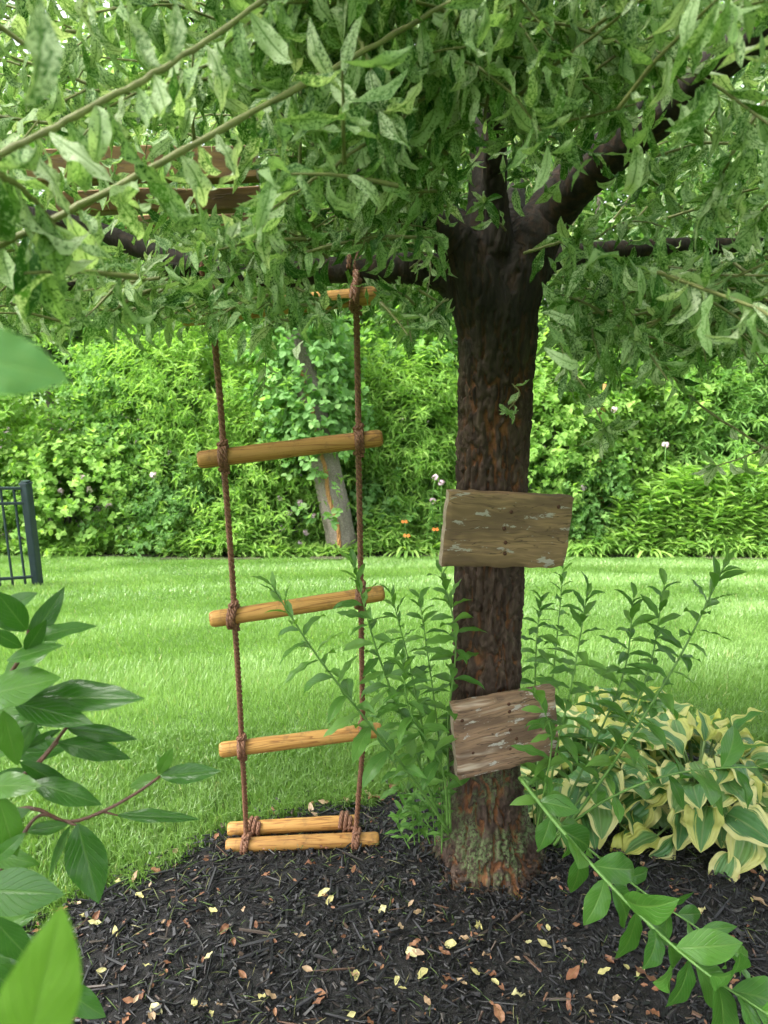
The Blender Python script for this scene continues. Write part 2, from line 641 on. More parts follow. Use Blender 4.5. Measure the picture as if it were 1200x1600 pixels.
M = {}
M['willow'] = m_variegated()
M['sucker'] = m_leaf('sucker_leaf', [(0, (0.065, 0.19, 0.032)), (0.5, (0.11, 0.265, 0.046)), (1, (0.19, 0.37, 0.075))], 0.45, 9, 0.33, 0.42, spec=.4)
M['shrub'] = m_leaf('shrub_leaf', [(0, (0.026, 0.110, 0.012)), (0.6, (0.042, 0.150, 0.018)), (1, (0.085, 0.22, 0.026))], 0.28, 8, 0.24, 0.34, spec=0.45, blot=.12)
M['near_leaf'] = m_leaf('near_leaf', [(0, (0.17, 0.36, 0.045)), (1, (0.24, 0.44, 0.065))], 0.3, 7, 0.45, 0.45, spec=.3)
M['hosta'] = m_hosta()
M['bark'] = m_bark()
M['limb'] = m_branch('dark_limb', (0.010, 0.009, 0.008), (0.026, 0.022, 0.018), (0.06, 0.05, 0.042), 0.6)
M['twig'] = m_branch('green_twig', (0.11, 0.11, 0.04), (0.19, 0.20, 0.07), (0.28, 0.26, 0.12), 0.55)
M['stem'] = m_branch('sucker_stem', (0.07, 0.16, 0.03), (0.11, 0.23, 0.045), (0.16, 0.29, 0.07), 0.45)
M['redstem'] = m_branch('red_stem', (0.06, 0.03, 0.02), (0.12, 0.05, 0.035), (0.18, 0.09, 0.06), 0.5)
M['farbark'] = m_branch('grey_bark', (0.07, 0.058, 0.045), (0.20, 0.17, 0.14), (0.38, 0.34, 0.30), 0.85)
M['vine'] = m_branch('vine_bark', (0.16, 0.07, 0.025), (0.34, 0.17, 0.06), (0.45, 0.26, 0.11), 0.9)
M['rung'] = m_rung()
M['rope'] = m_plain('rope_fibre', (0.070, 0.026, 0.013), (0.28, 0.130, 0.070), 260, 0.6, 0, 0.4)
M['iron'] = m_plain('painted_iron', (0.011, 0.022, 0.025), (0.020, 0.034, 0.038), 14, 0.38, 0, 0.1)
M['nail'] = m_plain('rusty_nail', (0.05, 0.02, 0.012), (0.12, 0.055, 0.03), 400, 0.6, 0.5, 0.3)
M['board_a'] = m_board('brown_board', (0.25, 0.160, 0.078), (0.105, 0.066, 0.034), (0.38, 0.36, 0.31), 0.585, (0.17, 0.108, 0.050))
M['board_b'] = m_board('worn_board', (0.26, 0.160, 0.098), (0.11, 0.066, 0.042), (0.44, 0.41, 0.37), 0.575, (0.50, 0.40, 0.31))
M['plank'] = m_board('platform_wood', (0.22, 0.130, 0.045), (0.10, 0.055, 0.02), (0.3, 0.2, 0.1), 0.8, (0.18, 0.10, 0.033))


def m_soil(name, c0, c1, c2, scale):
    s = NT(name)
    n = s.noise(s.pos(), scale, 6, 0.7)
    s.L(s.ramp(n, [(0.3, c0), (0.5, c1), (0.75, c2)]), s.b.inputs['Base Color'])
    s.b.inputs['Roughness'].default_value = 0.9
    s.bump(n, 0.8, 0.01)
    return s.m


M['turf'] = m_soil('turf_soil', (0.03, 0.06, 0.012), (0.06, 0.125, 0.022), (0.09, 0.17, 0.03), 60)
M['soil'] = m_soil('mulch_soil', (0.006, 0.006, 0.007), (0.012, 0.011, 0.011), (0.022, 0.018, 0.016), 70)
M['wood_floor'] = m_soil('woodland_floor', (0.02, 0.018, 0.01), (0.04, 0.035, 0.018), (0.07, 0.05, 0.03), 8)
M['grass'] = m_simple_leaf('grass_blade', [(0, (0.090, 0.185, 0.036)), (0.55, (0.170, 0.300, 0.075)), (0.9, (0.27, 0.41, 0.14)), (1, (0.42, 0.40, 0.19))], 0.36, 0.42, 0.55)
M['chip'] = m_simple_leaf('mulch_chip', [(0, (0.003, 0.003, 0.0035)), (0.6, (0.009, 0.0088, 0.0095)), (0.9, (0.024, 0.023, 0.026)), (0.97, (0.06, 0.045, 0.035)), (1, (0.12, 0.06, 0.035))], 0.5, 0.0, 0.5)
M['clip'] = m_simple_leaf('clipping', [(0, (0.05, 0.10, 0.02)), (0.5, (0.10, 0.15, 0.04)), (1, (0.22, 0.2, 0.1))], 0.6, 0.2)
BGMAT = [
    m_simple_leaf('bush_leaf_mid', [(0, (0.092, 0.204, 0.048)), (0.6, (0.178, 0.338, 0.085)), (1, (0.304, 0.467, 0.128))], 0.62, 0.55, 0.22),
    m_simple_leaf('bush_leaf_yellowish', [(0, (0.125, 0.257, 0.050)), (0.6, (0.239, 0.403, 0.090)), (1, (0.352, 0.513, 0.135))], 0.62, 0.55, 0.22),
    m_simple_leaf('bush_leaf_cool', [(0, (0.094, 0.210, 0.061)), (0.6, (0.176, 0.338, 0.102)), (1, (0.301, 0.467, 0.175))], 0.6, 0.55, 0.25),
    m_simple_leaf('bush_leaf_deep', [(0, (0.067, 0.158, 0.039)), (0.6, (0.127, 0.257, 0.066)), (1, (0.228, 0.374, 0.101))], 0.62, 0.55, 0.22),
]

# ---------------------------------------------------------------- ground
BED_X = np.array([-6, -2.5, -1.2, -.87, -.62, -.45, -.2, 0, .5, 1.2, 2.5, 6.0])
BED_Y = np.array([-1, .9, 1.3, 1.55, 1.73, 1.91, 2.02, 2.09, 2.26, 2.52, 2.4, 1.5])


def bed_edge(x):
    return np.interp(x, BED_X, BED_Y)


def sheet(name, xs, ys, zoff, mat, mask=None, label=None):
    X, Y = np.meshgrid(xs, ys, indexing='xy')
    Z = ground_z(X, Y) + zoff(X, Y)
    V = np.stack([X, Y, Z], -1).reshape(-1, 3)
    nx, ny = len(xs), len(ys)
    i, j = np.meshgrid(np.arange(ny - 1), np.arange(nx - 1), indexing='ij')
    q = np.stack([i * nx + j, i * nx + j + 1, (i + 1) * nx + j + 1, (i + 1) * nx + j], -1).reshape(-1, 4)
    if mask is not None:
        c = V[q].mean(1)
        q = q[mask(c[:, 0], c[:, 1])]
        used = np.unique(q)
        mp = np.zeros(len(V), int)
        mp[used] = np.arange(len(used))
        V, q = V[used], mp[q]
    return tag(obj(name, build_mesh(name, V, q), mat), label, kind='structure')


def lawn_end(x):
    return 9.75 + 0.18 * np.sin(x * 0.9) + 0.05 * np.sin(x * 3.3)


yy = np.concatenate([np.linspace(-60, -3, 12), np.linspace(-2.8, 12, 75), np.linspace(12.6, 40, 20), np.linspace(44, 220, 14)])
xx = np.concatenate([np.linspace(-160, -9, 18), np.linspace(-8.5, 8.5, 70), np.linspace(9, 160, 18)])
# the lawn falls away from the tree and levels out in the wood
_gz = ground_z


def ground_z(x, y):
    z = _gz(x, y)
    return np.where(z < -2.2, -2.2 - (1 - np.exp((z + 2.2) * 1.0)) * 0.6, z)


sheet('lawn', xx, yy, lambda X, Y: 0.012 * (fbm(np.stack([X.ravel() * 2, Y.ravel() * 2, 0 * X.ravel()], -1), 2).reshape(X.shape) - .5), M['turf'])
sheet('mulch_bed', np.linspace(-3.5, 3.5, 180), np.linspace(-1.2, 2.6, 110),
      lambda X, Y: 0.020 + 0.022 * (fbm(np.stack([X.ravel() * 9, Y.ravel() * 9, 0 * X.ravel()], -1), 3).reshape(X.shape) - .5) - 0.03 * sstep(-0.10, 0.05, Y - bed_edge(X)),
      M['soil'], lambda x, y: y < bed_edge(x) + 0.05)
sheet('woodland_floor', np.linspace(-40, 40, 120), np.linspace(9.4, 40, 70), lambda X, Y: 0.02 + 0 * X, M['wood_floor'], lambda x, y: y > lawn_end(x))

# ---- grass: every blade its own geometry, one object nobody could count
def grass():
    mb = MB()

    def band(y0, y1, dens, hmin, hmax, wid, seed, simple=False):
        r = np.random.default_rng(seed)
        xmax = 1.15 + y1 * 0.60
        n = int((y1 - y0) * 2 * xmax * dens)
        x = r.uniform(-xmax, xmax, n)
        y = r.uniform(y0, y1, n)
        edge = bed_edge(x) + 0.03 * np.sin(x * 23) + 0.02 * np.sin(x * 61 + 1)
        k = (np.abs(x) < 0.70 + y * 0.56) & (y > edge - 0.02) & (y < lawn_end(x) + r.uniform(-.12, .05, n))
        x, y, edge = x[k], y[k], edge[k]
        n = len(x)
        z = ground_z(x, y)
        patch = fbm(np.stack([x * 1.6, y * 1.6, 0 * x], -1), 3, 5)
        tuft = vnoise(np.stack([x * 14, y * 14, 0 * x], -1), 9)
        near = 1 + 0.35 * (1 - sstep(0, 0.15, y - edge))
        h = r.uniform(hmin, hmax, n) * (0.65 + 0.7 * patch) * (0.75 + 0.5 * tuft) * near
        # mowing stripes: the mower laid the blades one way, then the other
        s = (y - 0.30 * x + 0.05 * (x + 1) ** 2 + 0.25 * (fbm(np.stack([x * .7, y * .7, 0 * x], -1), 2, 8) - .5)) / 0.85
        
        lay = np.tanh(np.sin(np.pi * s) * 2.5) * sstep(2.6, 4.2, y) * (.3 + 1.2 * vnoise(np.stack([x * .5, y * .4, 0 * x + 7], -1), 4))
        az = r.uniform(0, 2 * np.pi, n)
        lean = r.uniform(0.15, 0.75, n)
        lx = np.cos(az) * lean + 0.10 * lay
        ly = np.sin(az) * lean + 0.26 * lay
        ly = ly - 0.35 * (1 - sstep(0, 0.12, y - edge))
        wa = r.uniform(0, np.pi, n)
        w = wid * r.uniform(0.7, 1.3, n)
        W = np.stack([np.cos(wa) * w, np.sin(wa) * w, 0 * w], -1)
        B = np.stack([x, y, z - 0.004], -1)
        up = np.stack([lx * h * 0.30, ly * h * 0.30, h * 0.62], -1)
        tip = np.stack([lx * h, ly * h, h * (1.02 - 0.32 * np.minimum(1, lean))], -1)
        rr = np.clip(0.42 * r.random(n) + 0.75 * (patch - 0.5) + 0.30, 0, 0.88)
        rr[r.random(n) < 0.012] = 0.98
        rr = np.maximum(rr, .002)
        if simple:                                                       # far blades: one narrow triangle each
            V = np.stack([B - W, B + W, B + tip], 1).reshape(-1, 3)
            q, t, vv = None, np.arange(n * 3).reshape(-1, 3), np.array([0, 0, 1.0])
        else:
            V = np.stack([B - W, B + W, B + up - W * .8, B + up + W * .8, B + tip], 1).reshape(-1, 3)
            o = (np.arange(n) * 5)[:, None]
            q, t, vv = np.array([[0, 1, 3, 2]]) + o, np.array([[2, 3, 4]]) + o, np.array([0, 0, .5, .5, 1])
        U = np.zeros((n, len(vv), 3))
        U[:, :, 1] = vv
        U[:, :, 2] = rr[:, None]
        mb.add(V, q, t, U.reshape(-1, 3))

    band(1.2, 2.7, 30000, .026, .060, .0015, 1)
    band(2.7, 3.8, 17000, .028, .058, .0023, 2, True)
    band(3.8, 6.0, 9500, .028, .052, .0034, 3, True)
    band(6.0, 10.0, 4400, .028, .052, .0052, 4, True)
    return tag(obj('grass', mb.mesh('grass', False), M['grass']), 'bright green mown grass of the sloping lawn', 'grass', kind='stuff')


grass()

# ---- mulch: shredded black bark
def mulch():
    r = np.random.default_rng(21)
    n = 47000
    x = r.uniform(-1.7, 1.9, n)
    y = r.uniform(0.95, 2.55, n)
    k = (y < bed_edge(x) + r.normal(0, .035, n)) & ~((np.hypot(x - .28, y - 1.77) < .10))
    x, y = x[k], y[k]
    n = len(x)
    h = fbm(np.stack([x * 9, y * 9, 0 * x], -1), 3)
    mound = 0.022 * np.exp(-((x - .28) ** 2 + (y - 1.78) ** 2) / .04)
    z = ground_z(x, y) + 0.020 + 0.022 * (h - .5) + r.uniform(0.0, 0.012, n) + mound
    # template: a splinter, bent, four-sided, pointed at one end
    V = np.array([[-.5, 0, -.5], [.5, 0, -.5], [.35, 0, .5], [-.4, 0, .5],
                  [-.55, .5, -.4], [.5, .5, -.6], [.45, .5, .6], [-.5, .5, .7],
                  [-.1, 1, -.1], [.25, 1, -.1], [.15, 1, .25], [-.1, 1, .2]], float)
    V[:, 1] -= .5
    q = np.array([[0, 1, 5, 4], [1, 2, 6, 5], [2, 3, 7, 6], [3, 0, 4, 7], [4, 5, 9, 8], [5, 6, 10, 9], [6, 7, 11, 10], [7, 4, 8, 11], [3, 2, 1, 0], [8, 9, 10, 11]])
    Vc = np.array([[-.5, -.5, -.5], [.5, -.5, -.5], [.35, -.45, .5], [-.4, -.5, .5], [-.25, .5, -.3], [.45, .42, -.4], [.3, .4, .45], [-.3, .5, .4]])
    qc = np.array([[1, 2, 6, 5], [2, 3, 7, 6], [3, 0, 4, 7], [3, 2, 1, 0]])
    az = r.uniform(0, 2 * np.pi, n)
    el = r.normal(0, .28, n)
    yv = np.stack([np.cos(az) * np.cos(el), np.sin(az) * np.cos(el), np.sin(el)], -1)
    zv = unit(np.stack([r.normal(0, .4, n), r.normal(0, .4, n), np.ones(n)], -1))
    Ln = r.gamma(2.0, .0062, n) + .005
    sc = np.stack([r.gamma(2.0, .0017, n) + .0012, Ln, r.uniform(.0015, .004, n)], -1)
    w = stamp((Vc, qc, np.array([[4, 5, 6], [4, 6, 7]]), np.zeros((8, 2))), np.stack([x, y, z], -1), basis(yv, zv), sc, np.maximum(r.random(n), .002))
    mb = MB().add(*w)
    tag(obj('mulch_chips', mb.mesh('mulch_chips', False), M['chip']), 'black shredded bark mulch under the tree', 'mulch', kind='stuff')
    # coarser shreds and twigs among the chips
    n = 900
    x, y = r.uniform(-1.5, 1.7, n), r.uniform(.95, 2.5, n)
    k = (y < bed_edge(x) - .02) & (np.hypot(x - .28, y - 1.77) > .13)
    x, y = x[k], y[k]
    n = len(x)
    az, el = r.uniform(0, 6.28, n), r.normal(0, .12, n)
    yv = np.stack([np.cos(az) * np.cos(el), np.sin(az) * np.cos(el), np.sin(el)], -1)
    zv = unit(np.stack([r.normal(0, .4, n), r.normal(0, .4, n), np.ones(n)], -1))
    w = stamp((V * [1, 1, 1] + np.stack([.8 * np.sin(V[:, 1] * 3), 0 * V[:, 0], 0 * V[:, 0]], -1), q, None, np.zeros((12, 2))), np.stack([x, y, ground_z(x, y) + .033], -1), basis(yv, zv), np.stack([r.uniform(.002, .007, n), r.uniform(.035, .11, n), r.uniform(.002, .005, n)], -1), r.random(n) ** .5)
    tag(obj('bark_shreds', MB().add(*w).mesh('bark_shreds', False), M['chip']), 'long dark shreds of bark among the mulch', 'mulch', kind='stuff')
    # clippings and bits of straw lying on it
    n = 2600
    x = r.uniform(-1.6, 1.7, n)
    y = bed_edge(x) - np.abs(r.gamma(1.2, .38, n))
    k = y > .9
    x, y = x[k], y[k]
    n = len(x)
    z = ground_z(x, y) + .030 + r.uniform(0, .012, n)
    az = r.uniform(0, 2 * np.pi, n)
    el = r.normal(0, .15, n)
    yv = np.stack([np.cos(az) * np.cos(el), np.sin(az) * np.cos(el), np.sin(el)], -1)
    zv = unit(np.stack([r.normal(0, .4, n), r.normal(0, .4, n), np.ones(n)], -1))
    tm = leaf_tmpl(.5, 1, 3, .5, .1, peak=.5, sharp=.4)
    Ln = r.uniform(.015, .055, n)
    w = stamp(tm, np.stack([x, y, z], -1), basis(yv, zv), np.stack([np.full(n, .004), Ln, Ln], -1), r.random(n))
    tag(obj('grass_clippings', MB().add(*w).mesh('grass_clippings'), M['clip']), 'green and straw coloured grass clippings scattered on the mulch', 'clippings', kind='stuff')


mulch()
#@@SETTING_END@@

# ---------------------------------------------------------------- the willow
TREE_D = 1.77
TB = P(768, 1395, TREE_D)
TB[2] = 0.0
tree = empty('willow_tree', (TB[0], TREE_D, 0.0), 'small dappled willow with furrowed dark trunk and cream mottled drooping leaves', 'tree')


LIMBS = [
    [(770, 560, 1.76, .050), (752, 490, 1.755, .062), (718, 442, 1.77, .050), (675, 424, 1.78, .038), (620, 420, 1.80, .034), (510, 424, 1.85, .030), (400, 434, 1.9, .029), (300, 415, 1.95, .027), (220, 390, 2.0, .025), (120, 352, 2.05, .022), (-80, 310, 2.15, .016)],
    [(776, 580, 1.76, .055), (792, 500, 1.755, .066), (815, 425, 1.75, .062), (838, 375, 1.745, .052), (862, 338, 1.74, .044), (905, 290, 1.68, .039), (980, 222, 1.58, .036), (1060, 160, 1.48, .033), (1130, 95, 1.38, .030), (1270, 0, 1.25, .02)],
    [(785, 540, 1.79, .055), (800, 440, 1.81, .056), (818, 370, 1.85, .038), (845, 320, 1.92, .028), (905, 250, 2.05, .025), (960, 200, 2.2, .022), (1080, 90, 2.5, .014)],
    [(775, 560, 1.77, .060), (770, 470, 1.765, .068), (762, 390, 1.77, .056), (757, 300, 1.80, .036), (756, 220, 1.88, .029), (775, 120, 2.0, .022), (820, 0, 2.15, .016), (840, -120, 2.3, .010)],
    [(770, 560, 1.76, .055), (758, 470, 1.74, .064), (732, 405, 1.735, .052), (690, 362, 1.72, .038), (620, 325, 1.70, .030), (520, 250, 1.72, .022), (400, 120, 1.75, .016), (260, -20, 1.75, .010)],
    [(785, 540, 1.78, .055), (815, 455, 1.78, .050), (840, 420, 1.82, .036), (880, 402, 1.92, .028), (980, 392, 2.05, .024), (1100, 384, 2.15, .022), (1280, 380, 2.25, .016)],
    [(775, 395, 1.74, .04), (772, 300, 1.72, .028), (776, 150, 1.6, .020), (760, -100, 1.4, .016), (720, -500, 1.1, .012)],
    [(790, 400, 1.82, .04), (800, 330, 2.1, .03), (810, 270, 2.6, .022), (815, 240, 3.2, .012)],
    [(760, 400, 1.80, .04), (690, 330, 2.1, .03), (560, 270, 2.6, .022), (420, 240, 3.1, .012)],
    [(320, 425, 1.95, .018), (240, 420, 1.8, .014), (150, 440, 1.65, .010), (40, 455, 1.55, .006)],
]


def bark_ridge(V, s1=1.0):
    warp = fbm(V * [30, 30, 9], 2, 3) - .5
    w2 = fbm(V * [30, 30, 9] + 31.7, 2, 5) - .5
    W = np.stack([warp, w2, 0 * warp], -1)
    r1 = np.abs(fbm(V * [62, 62, 8.5] + W * 3.4, 2, 1) - .5) * 2
    r2 = np.abs(fbm(V * [125, 125, 19] + W * 3.0, 2, 7) - .5) * 2
    fine = fbm(V * [260, 260, 90], 2, 12) - .5
    return np.clip(sstep(0.02, 0.22, r1) * .70 + sstep(0.02, .22, r2) * .30, 0, 1), fine


def limb_curve(L, n=60):
    pts = [P(a, b, c) for a, b, c, _ in L]
    path = catmull(pts, n)
    jit = (np.stack([fbm(path * 5, 2, k) for k in (1, 2, 3)], -1) - .5) * .016
    path = path + jit * np.linspace(0, 1, n)[:, None] ** .5
    rad = np.interp(np.linspace(0, 1, n), np.linspace(0, 1, len(L)), [l[3] for l in L])
    return path, rad


def trunk():
    # centre (px) and half width (px) read at photo rows
    rows = [(1420, 764, 128), (1385, 764, 114), (1360, 763, 101), (1340, 762, 89), (1310, 761, 75), (1270, 759, 63), (1200, 757, 54), (1100, 759, 51), (1000, 761, 50), (850, 765, 51), (700, 770, 53), (600, 774, 55),
            (540, 777, 60), (500, 776, 64), (470, 776, 62), (445, 776, 52), (425, 776, 30)]
    pts, rad = [], []
    for y, cx, hw in rows:
        c = P(cx, y, TREE_D)
        pts.append(c)
        rad.append(hw * ((c - CAM)[1] * CP - (c - CAM)[2] * SP) / FPX * 0.985)
    n = 120
    path = catmull(pts, n)
    mb = MB()
    mb.add(*tube(path, np.interp(np.linspace(0, 1, n), np.linspace(0, 1, len(rad)), rad), 40))
    for L in LIMBS[:-1]:
        p, r = limb_curve(L)
        d = np.concatenate([[0], np.cumsum(np.linalg.norm(np.diff(p, axis=0), axis=1))])
        k = np.searchsorted(d, .34)
        mb.add(*tube(p[:k], r[:k] * np.linspace(1.0, .97, k), 24))
    for a in (0.4, 1.5, 2.9, 3.9, 5.0):                      # surface roots running out under the mulch
        o = np.array([math.cos(a), math.sin(a), 0])
        b = np.array([TB[0], TREE_D, 0.0])
        mb.add(*tube(catmull([b + o * .03 + [0, 0, .15], b + o * .085 + [0, 0, .065], b + o * .145 + [0, 0, .012], b + o * .24 + [0, 0, -.03]], 20), np.linspace(.045, .026, 20), 16))
    me = mb.mesh('trunk')
    tmp = bpy.data.objects.new('trunk_union', me)
    COL.objects.link(tmp)
    md = tmp.modifiers.new('union', 'REMESH')
    md.mode = 'VOXEL'
    md.voxel_size = .0046
    sm = tmp.modifiers.new('soft', 'SMOOTH')
    sm.factor, sm.iterations = .5, 14
    dg = bpy.context.evaluated_depsgraph_get()
    ev = bpy.data.meshes.new_from_object(tmp.evaluated_get(dg))
    bpy.data.objects.remove(tmp)
    nv = len(ev.vertices)
    V = np.empty(nv * 3, np.float32)
    ev.vertices.foreach_get('co', V)
    V = V.reshape(-1, 3).astype(float)
    N = np.empty(nv * 3, np.float32)
    ev.vertices.foreach_get('normal', N)
    N = N.reshape(-1, 3)
    q = np.empty(len(ev.loops), np.int32)
    ev.loops.foreach_get('vertex_index', q)
    ridge, fine = bark_ridge(V)
    lump = fbm(V * [16, 16, 6], 2, 30) - .5
    amp = 1 - .72 * sstep(1.2, 1.55, V[:, 2])
    V = V + N * (((ridge - .70) * .022 + fine * .011) * amp + lump * .008)[:, None]
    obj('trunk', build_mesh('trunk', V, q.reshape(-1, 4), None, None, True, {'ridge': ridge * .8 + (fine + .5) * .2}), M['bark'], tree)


trunk()
limb_paths = []
for L in LIMBS:
    path, rad = limb_curve(L)
    d = np.concatenate([[0], np.cumsum(np.linalg.norm(np.diff(path, axis=0), axis=1))])
    if L is not LIMBS[-1]:
        k = np.searchsorted(d, .27)
        path, rad = path[k:], rad[k:]
    limb_paths.append((path, rad))
    path = catmull(path, 120)
    rad = np.interp(np.linspace(0, 1, 120), np.linspace(0, 1, len(rad)), rad)
    V, q, t, uvw = tube(path, rad, 26)
    c = np.vstack([np.repeat(path, 26, 0), path[:1], path[-1:]])
    ridge, fine = bark_ridge(V)
    V = V + unit(V - c + 1e-9) * ((ridge - .7) * .0045 + fine * .003)[:, None] * np.minimum(1, np.concatenate([np.repeat(rad, 26), [0, 0]]) / .03)[:, None]
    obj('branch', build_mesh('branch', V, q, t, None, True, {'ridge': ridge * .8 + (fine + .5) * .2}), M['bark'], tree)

# -- leaf templates: detailed ones for leaves that are parts, plain ones for the mass
WT = dict(width=.235, peak=.5, sharp=1.05)
W_HI, W_LO, W_OUT = [], [], []            # W_OUT: leaves above and behind the viewer, seen only by the light
for k in range(9):
    r = np.random.default_rng(100 + k)
    kw = dict(bend=r.uniform(.3, 2.6) * (1 if k % 4 else -.5), fold=r.uniform(.1, 1.0), wave=r.uniform(.3, .9), wfreq=r.uniform(1.5, 3.2), twist=r.uniform(-1.8, 1.8), roll=r.uniform(-.6, .5), seed=k, side=r.uniform(-.12, .12))
    W_HI.append(leaf_tmpl(nu=3, nv=14, **WT, **kw))
    W_LO.append(leaf_tmpl(nu=1, nv=5, **WT, **kw))
    W_OUT.append(leaf_tmpl(nu=1, nv=2, **dict(WT, width=.30), **dict(kw, bend=kw['bend'] * .5)))

TX, TY = TB[0], TREE_D
twigs = []          # (polyline, leaf length, spacing)


def twig_from(start, d, length, droop, n=14):
    d = unit(np.asarray(d, float))
    p = [np.asarray(start, float)]
    st = length / (n - 1)
    for k in range(n - 1):
        d = unit(d + np.array([0, 0, -droop * st]) + RNG.normal(0, .05, 3))
        p.append(p[-1] + d * st)
    return np.array(p)


def crown_twigs():
    r = RNG
    # twigs fill a flattened dome round the fork
    for k in range(1500):
        a = r.uniform(0, 2 * np.pi)
        rad = 1.95 * math.sqrt(r.uniform(0.02, 1))
        zt = 1.50 + 1.7 * r.beta(1.0, 1.5) * math.sqrt(max(0.05, 1 - (rad / 2.15) ** 2))
        p = np.array([TX - .1 + rad * math.cos(a) * 1.15, TY - .35 + rad * math.sin(a) * (.8 if math.sin(a) > 0 else 1.0), zt])
        out = np.array([math.cos(a), math.sin(a), r.uniform(-.05, .75)])
        sidew = np.array([-math.sin(a), math.cos(a), 0]) * r.normal(0, .5)
        L = r.uniform(.35, .7)
        tw = twig_from(p - unit(out + sidew) * L * .5, out + sidew, L, r.uniform(.6, 2.4))
        twigs.append((tw, r.uniform(.052, .085), r.uniform(.0125, .019)))


crown_twigs()
# low drooping sprays seen at the right of the trunk and along the crown's lower rim
for k in range(170):
    px = RNG.choice([RNG.uniform(870, 1260), RNG.uniform(-60, 700)], p=[.62, .38])
    D = RNG.uniform(1.15, 2.9)
    py = RNG.uniform(380, 520)
    s = P(px, py, D)
    out = unit(np.array([s[0] - TX, s[1] - TY, 0.0]))
    tw = twig_from(s - out * .15, out + np.array([RNG.normal(0, .4), RNG.normal(0, .4), .25]), RNG.uniform(.3, .55), RNG.uniform(2.0, 4.0))
    twigs.append((tw, RNG.uniform(.050, .080), RNG.uniform(.0105, .016)))


for k in range(110):                                                  # inner shoots that hide the limbs above the fork
    s = P(RNG.uniform(430, 900), RNG.uniform(20, 330), RNG.uniform(1.05, 1.6))
    tw = twig_from(s, (RNG.normal(0, .8), -.5 + RNG.normal(0, .4), .5), RNG.uniform(.25, .5), RNG.uniform(1.5, 4.0))
    twigs.append((tw, RNG.uniform(.05, .08), RNG.uniform(.0105, .016)))


for k in range(62):                                                   # leaves hanging over the top rung
    s = P(RNG.uniform(300, 530), RNG.uniform(360, 440), RNG.uniform(1.15, 1.55))
    tw = twig_from(s, (RNG.normal(-.3, .8), -.2 + RNG.normal(0, .4), .2), RNG.uniform(.16, .32), RNG.uniform(2.5, 5.0))
    twigs.append((tw, RNG.uniform(.045, .07), RNG.uniform(.0105, .016)))


def limit_y(px):
    """lowest photo row the crown reaches, so that the lawn stays in view as it does from where the viewer stands"""
    return np.interp(px, [-200, 0, 120, 250, 330, 450, 560, 640, 700, 725, 845, 870, 950, 1050, 1120, 1200, 1400],
                     [505, 505, 520, 512, 500, 515, 475, 535, 520, 330, 340, 590, 690, 640, 570, 565, 560])


def seg_dist(px, py, pts):
    d = np.full(len(px), 1e9)
    for (x0, y0), (x1, y1) in zip(pts[:-1], pts[1:]):
        vx, vy = x1 - x0, y1 - y0
        t = np.clip(((px - x0) * vx + (py - y0) * vy) / (vx * vx + vy * vy), 0, 1)
        d = np.minimum(d, np.hypot(px - x0 - t * vx, py - y0 - t * vy))
    return d


leafP, leafY, leafZ, leafS = [], [], [], []
twig_keep = []
for tw, ll, sp in twigs:
    seg = np.linalg.norm(np.diff(tw, axis=0), axis=1)
    cum = np.concatenate([[0], np.cumsum(seg)])
    m = max(3, int(cum[-1] / sp))
    s = np.linspace(.06 * cum[-1], cum[-1], m)
    pos = np.stack([np.interp(s, cum, tw[:, c]) for c in range(3)], -1)
    T = unit(np.stack([np.interp(s, cum[:-1], np.gradient(tw, axis=0)[:-1, c]) for c in range(3)], -1))
    az = np.arange(m) * 2.4 + RNG.uniform(0, 6.28)
    A = unit(np.cross(T, np.array([.1, .2, .97])))
    B = np.cross(T, A)
    side = A * np.cos(az)[:, None] + B * np.sin(az)[:, None]
    f = s / cum[-1]
    d = unit(T * (.45 + .5 * f)[:, None] + side * .75 + np.array([0, 0, -.42]) + RNG.normal(0, .38, (m, 3)))
    nz = unit(np.array([0, 0, 1.0]) + side * .3 + T * .3 + RNG.normal(0, .5, (m, 3)))
    leafP.append(pos)
    leafY.append(d)
    leafZ.append(nz)
    leafS.append(ll * (.65 + .5 * np.sin(np.pi * np.clip(f, .1, .92))) * RNG.uniform(.75, 1.2, m))
leafP, leafY, leafZ, leafS = map(np.concatenate, (leafP, leafY, leafZ, leafS))
tip = leafP + leafY * leafS[:, None] * .8
BL = [(640, 420), (510, 424), (400, 432), (300, 415), (220, 390), (120, 352)]
BE = [(870, 405), (980, 392), (1100, 384), (1230, 381)]
BR = [(850, 348), (905, 290), (980, 222), (1060, 160), (1130, 95)]


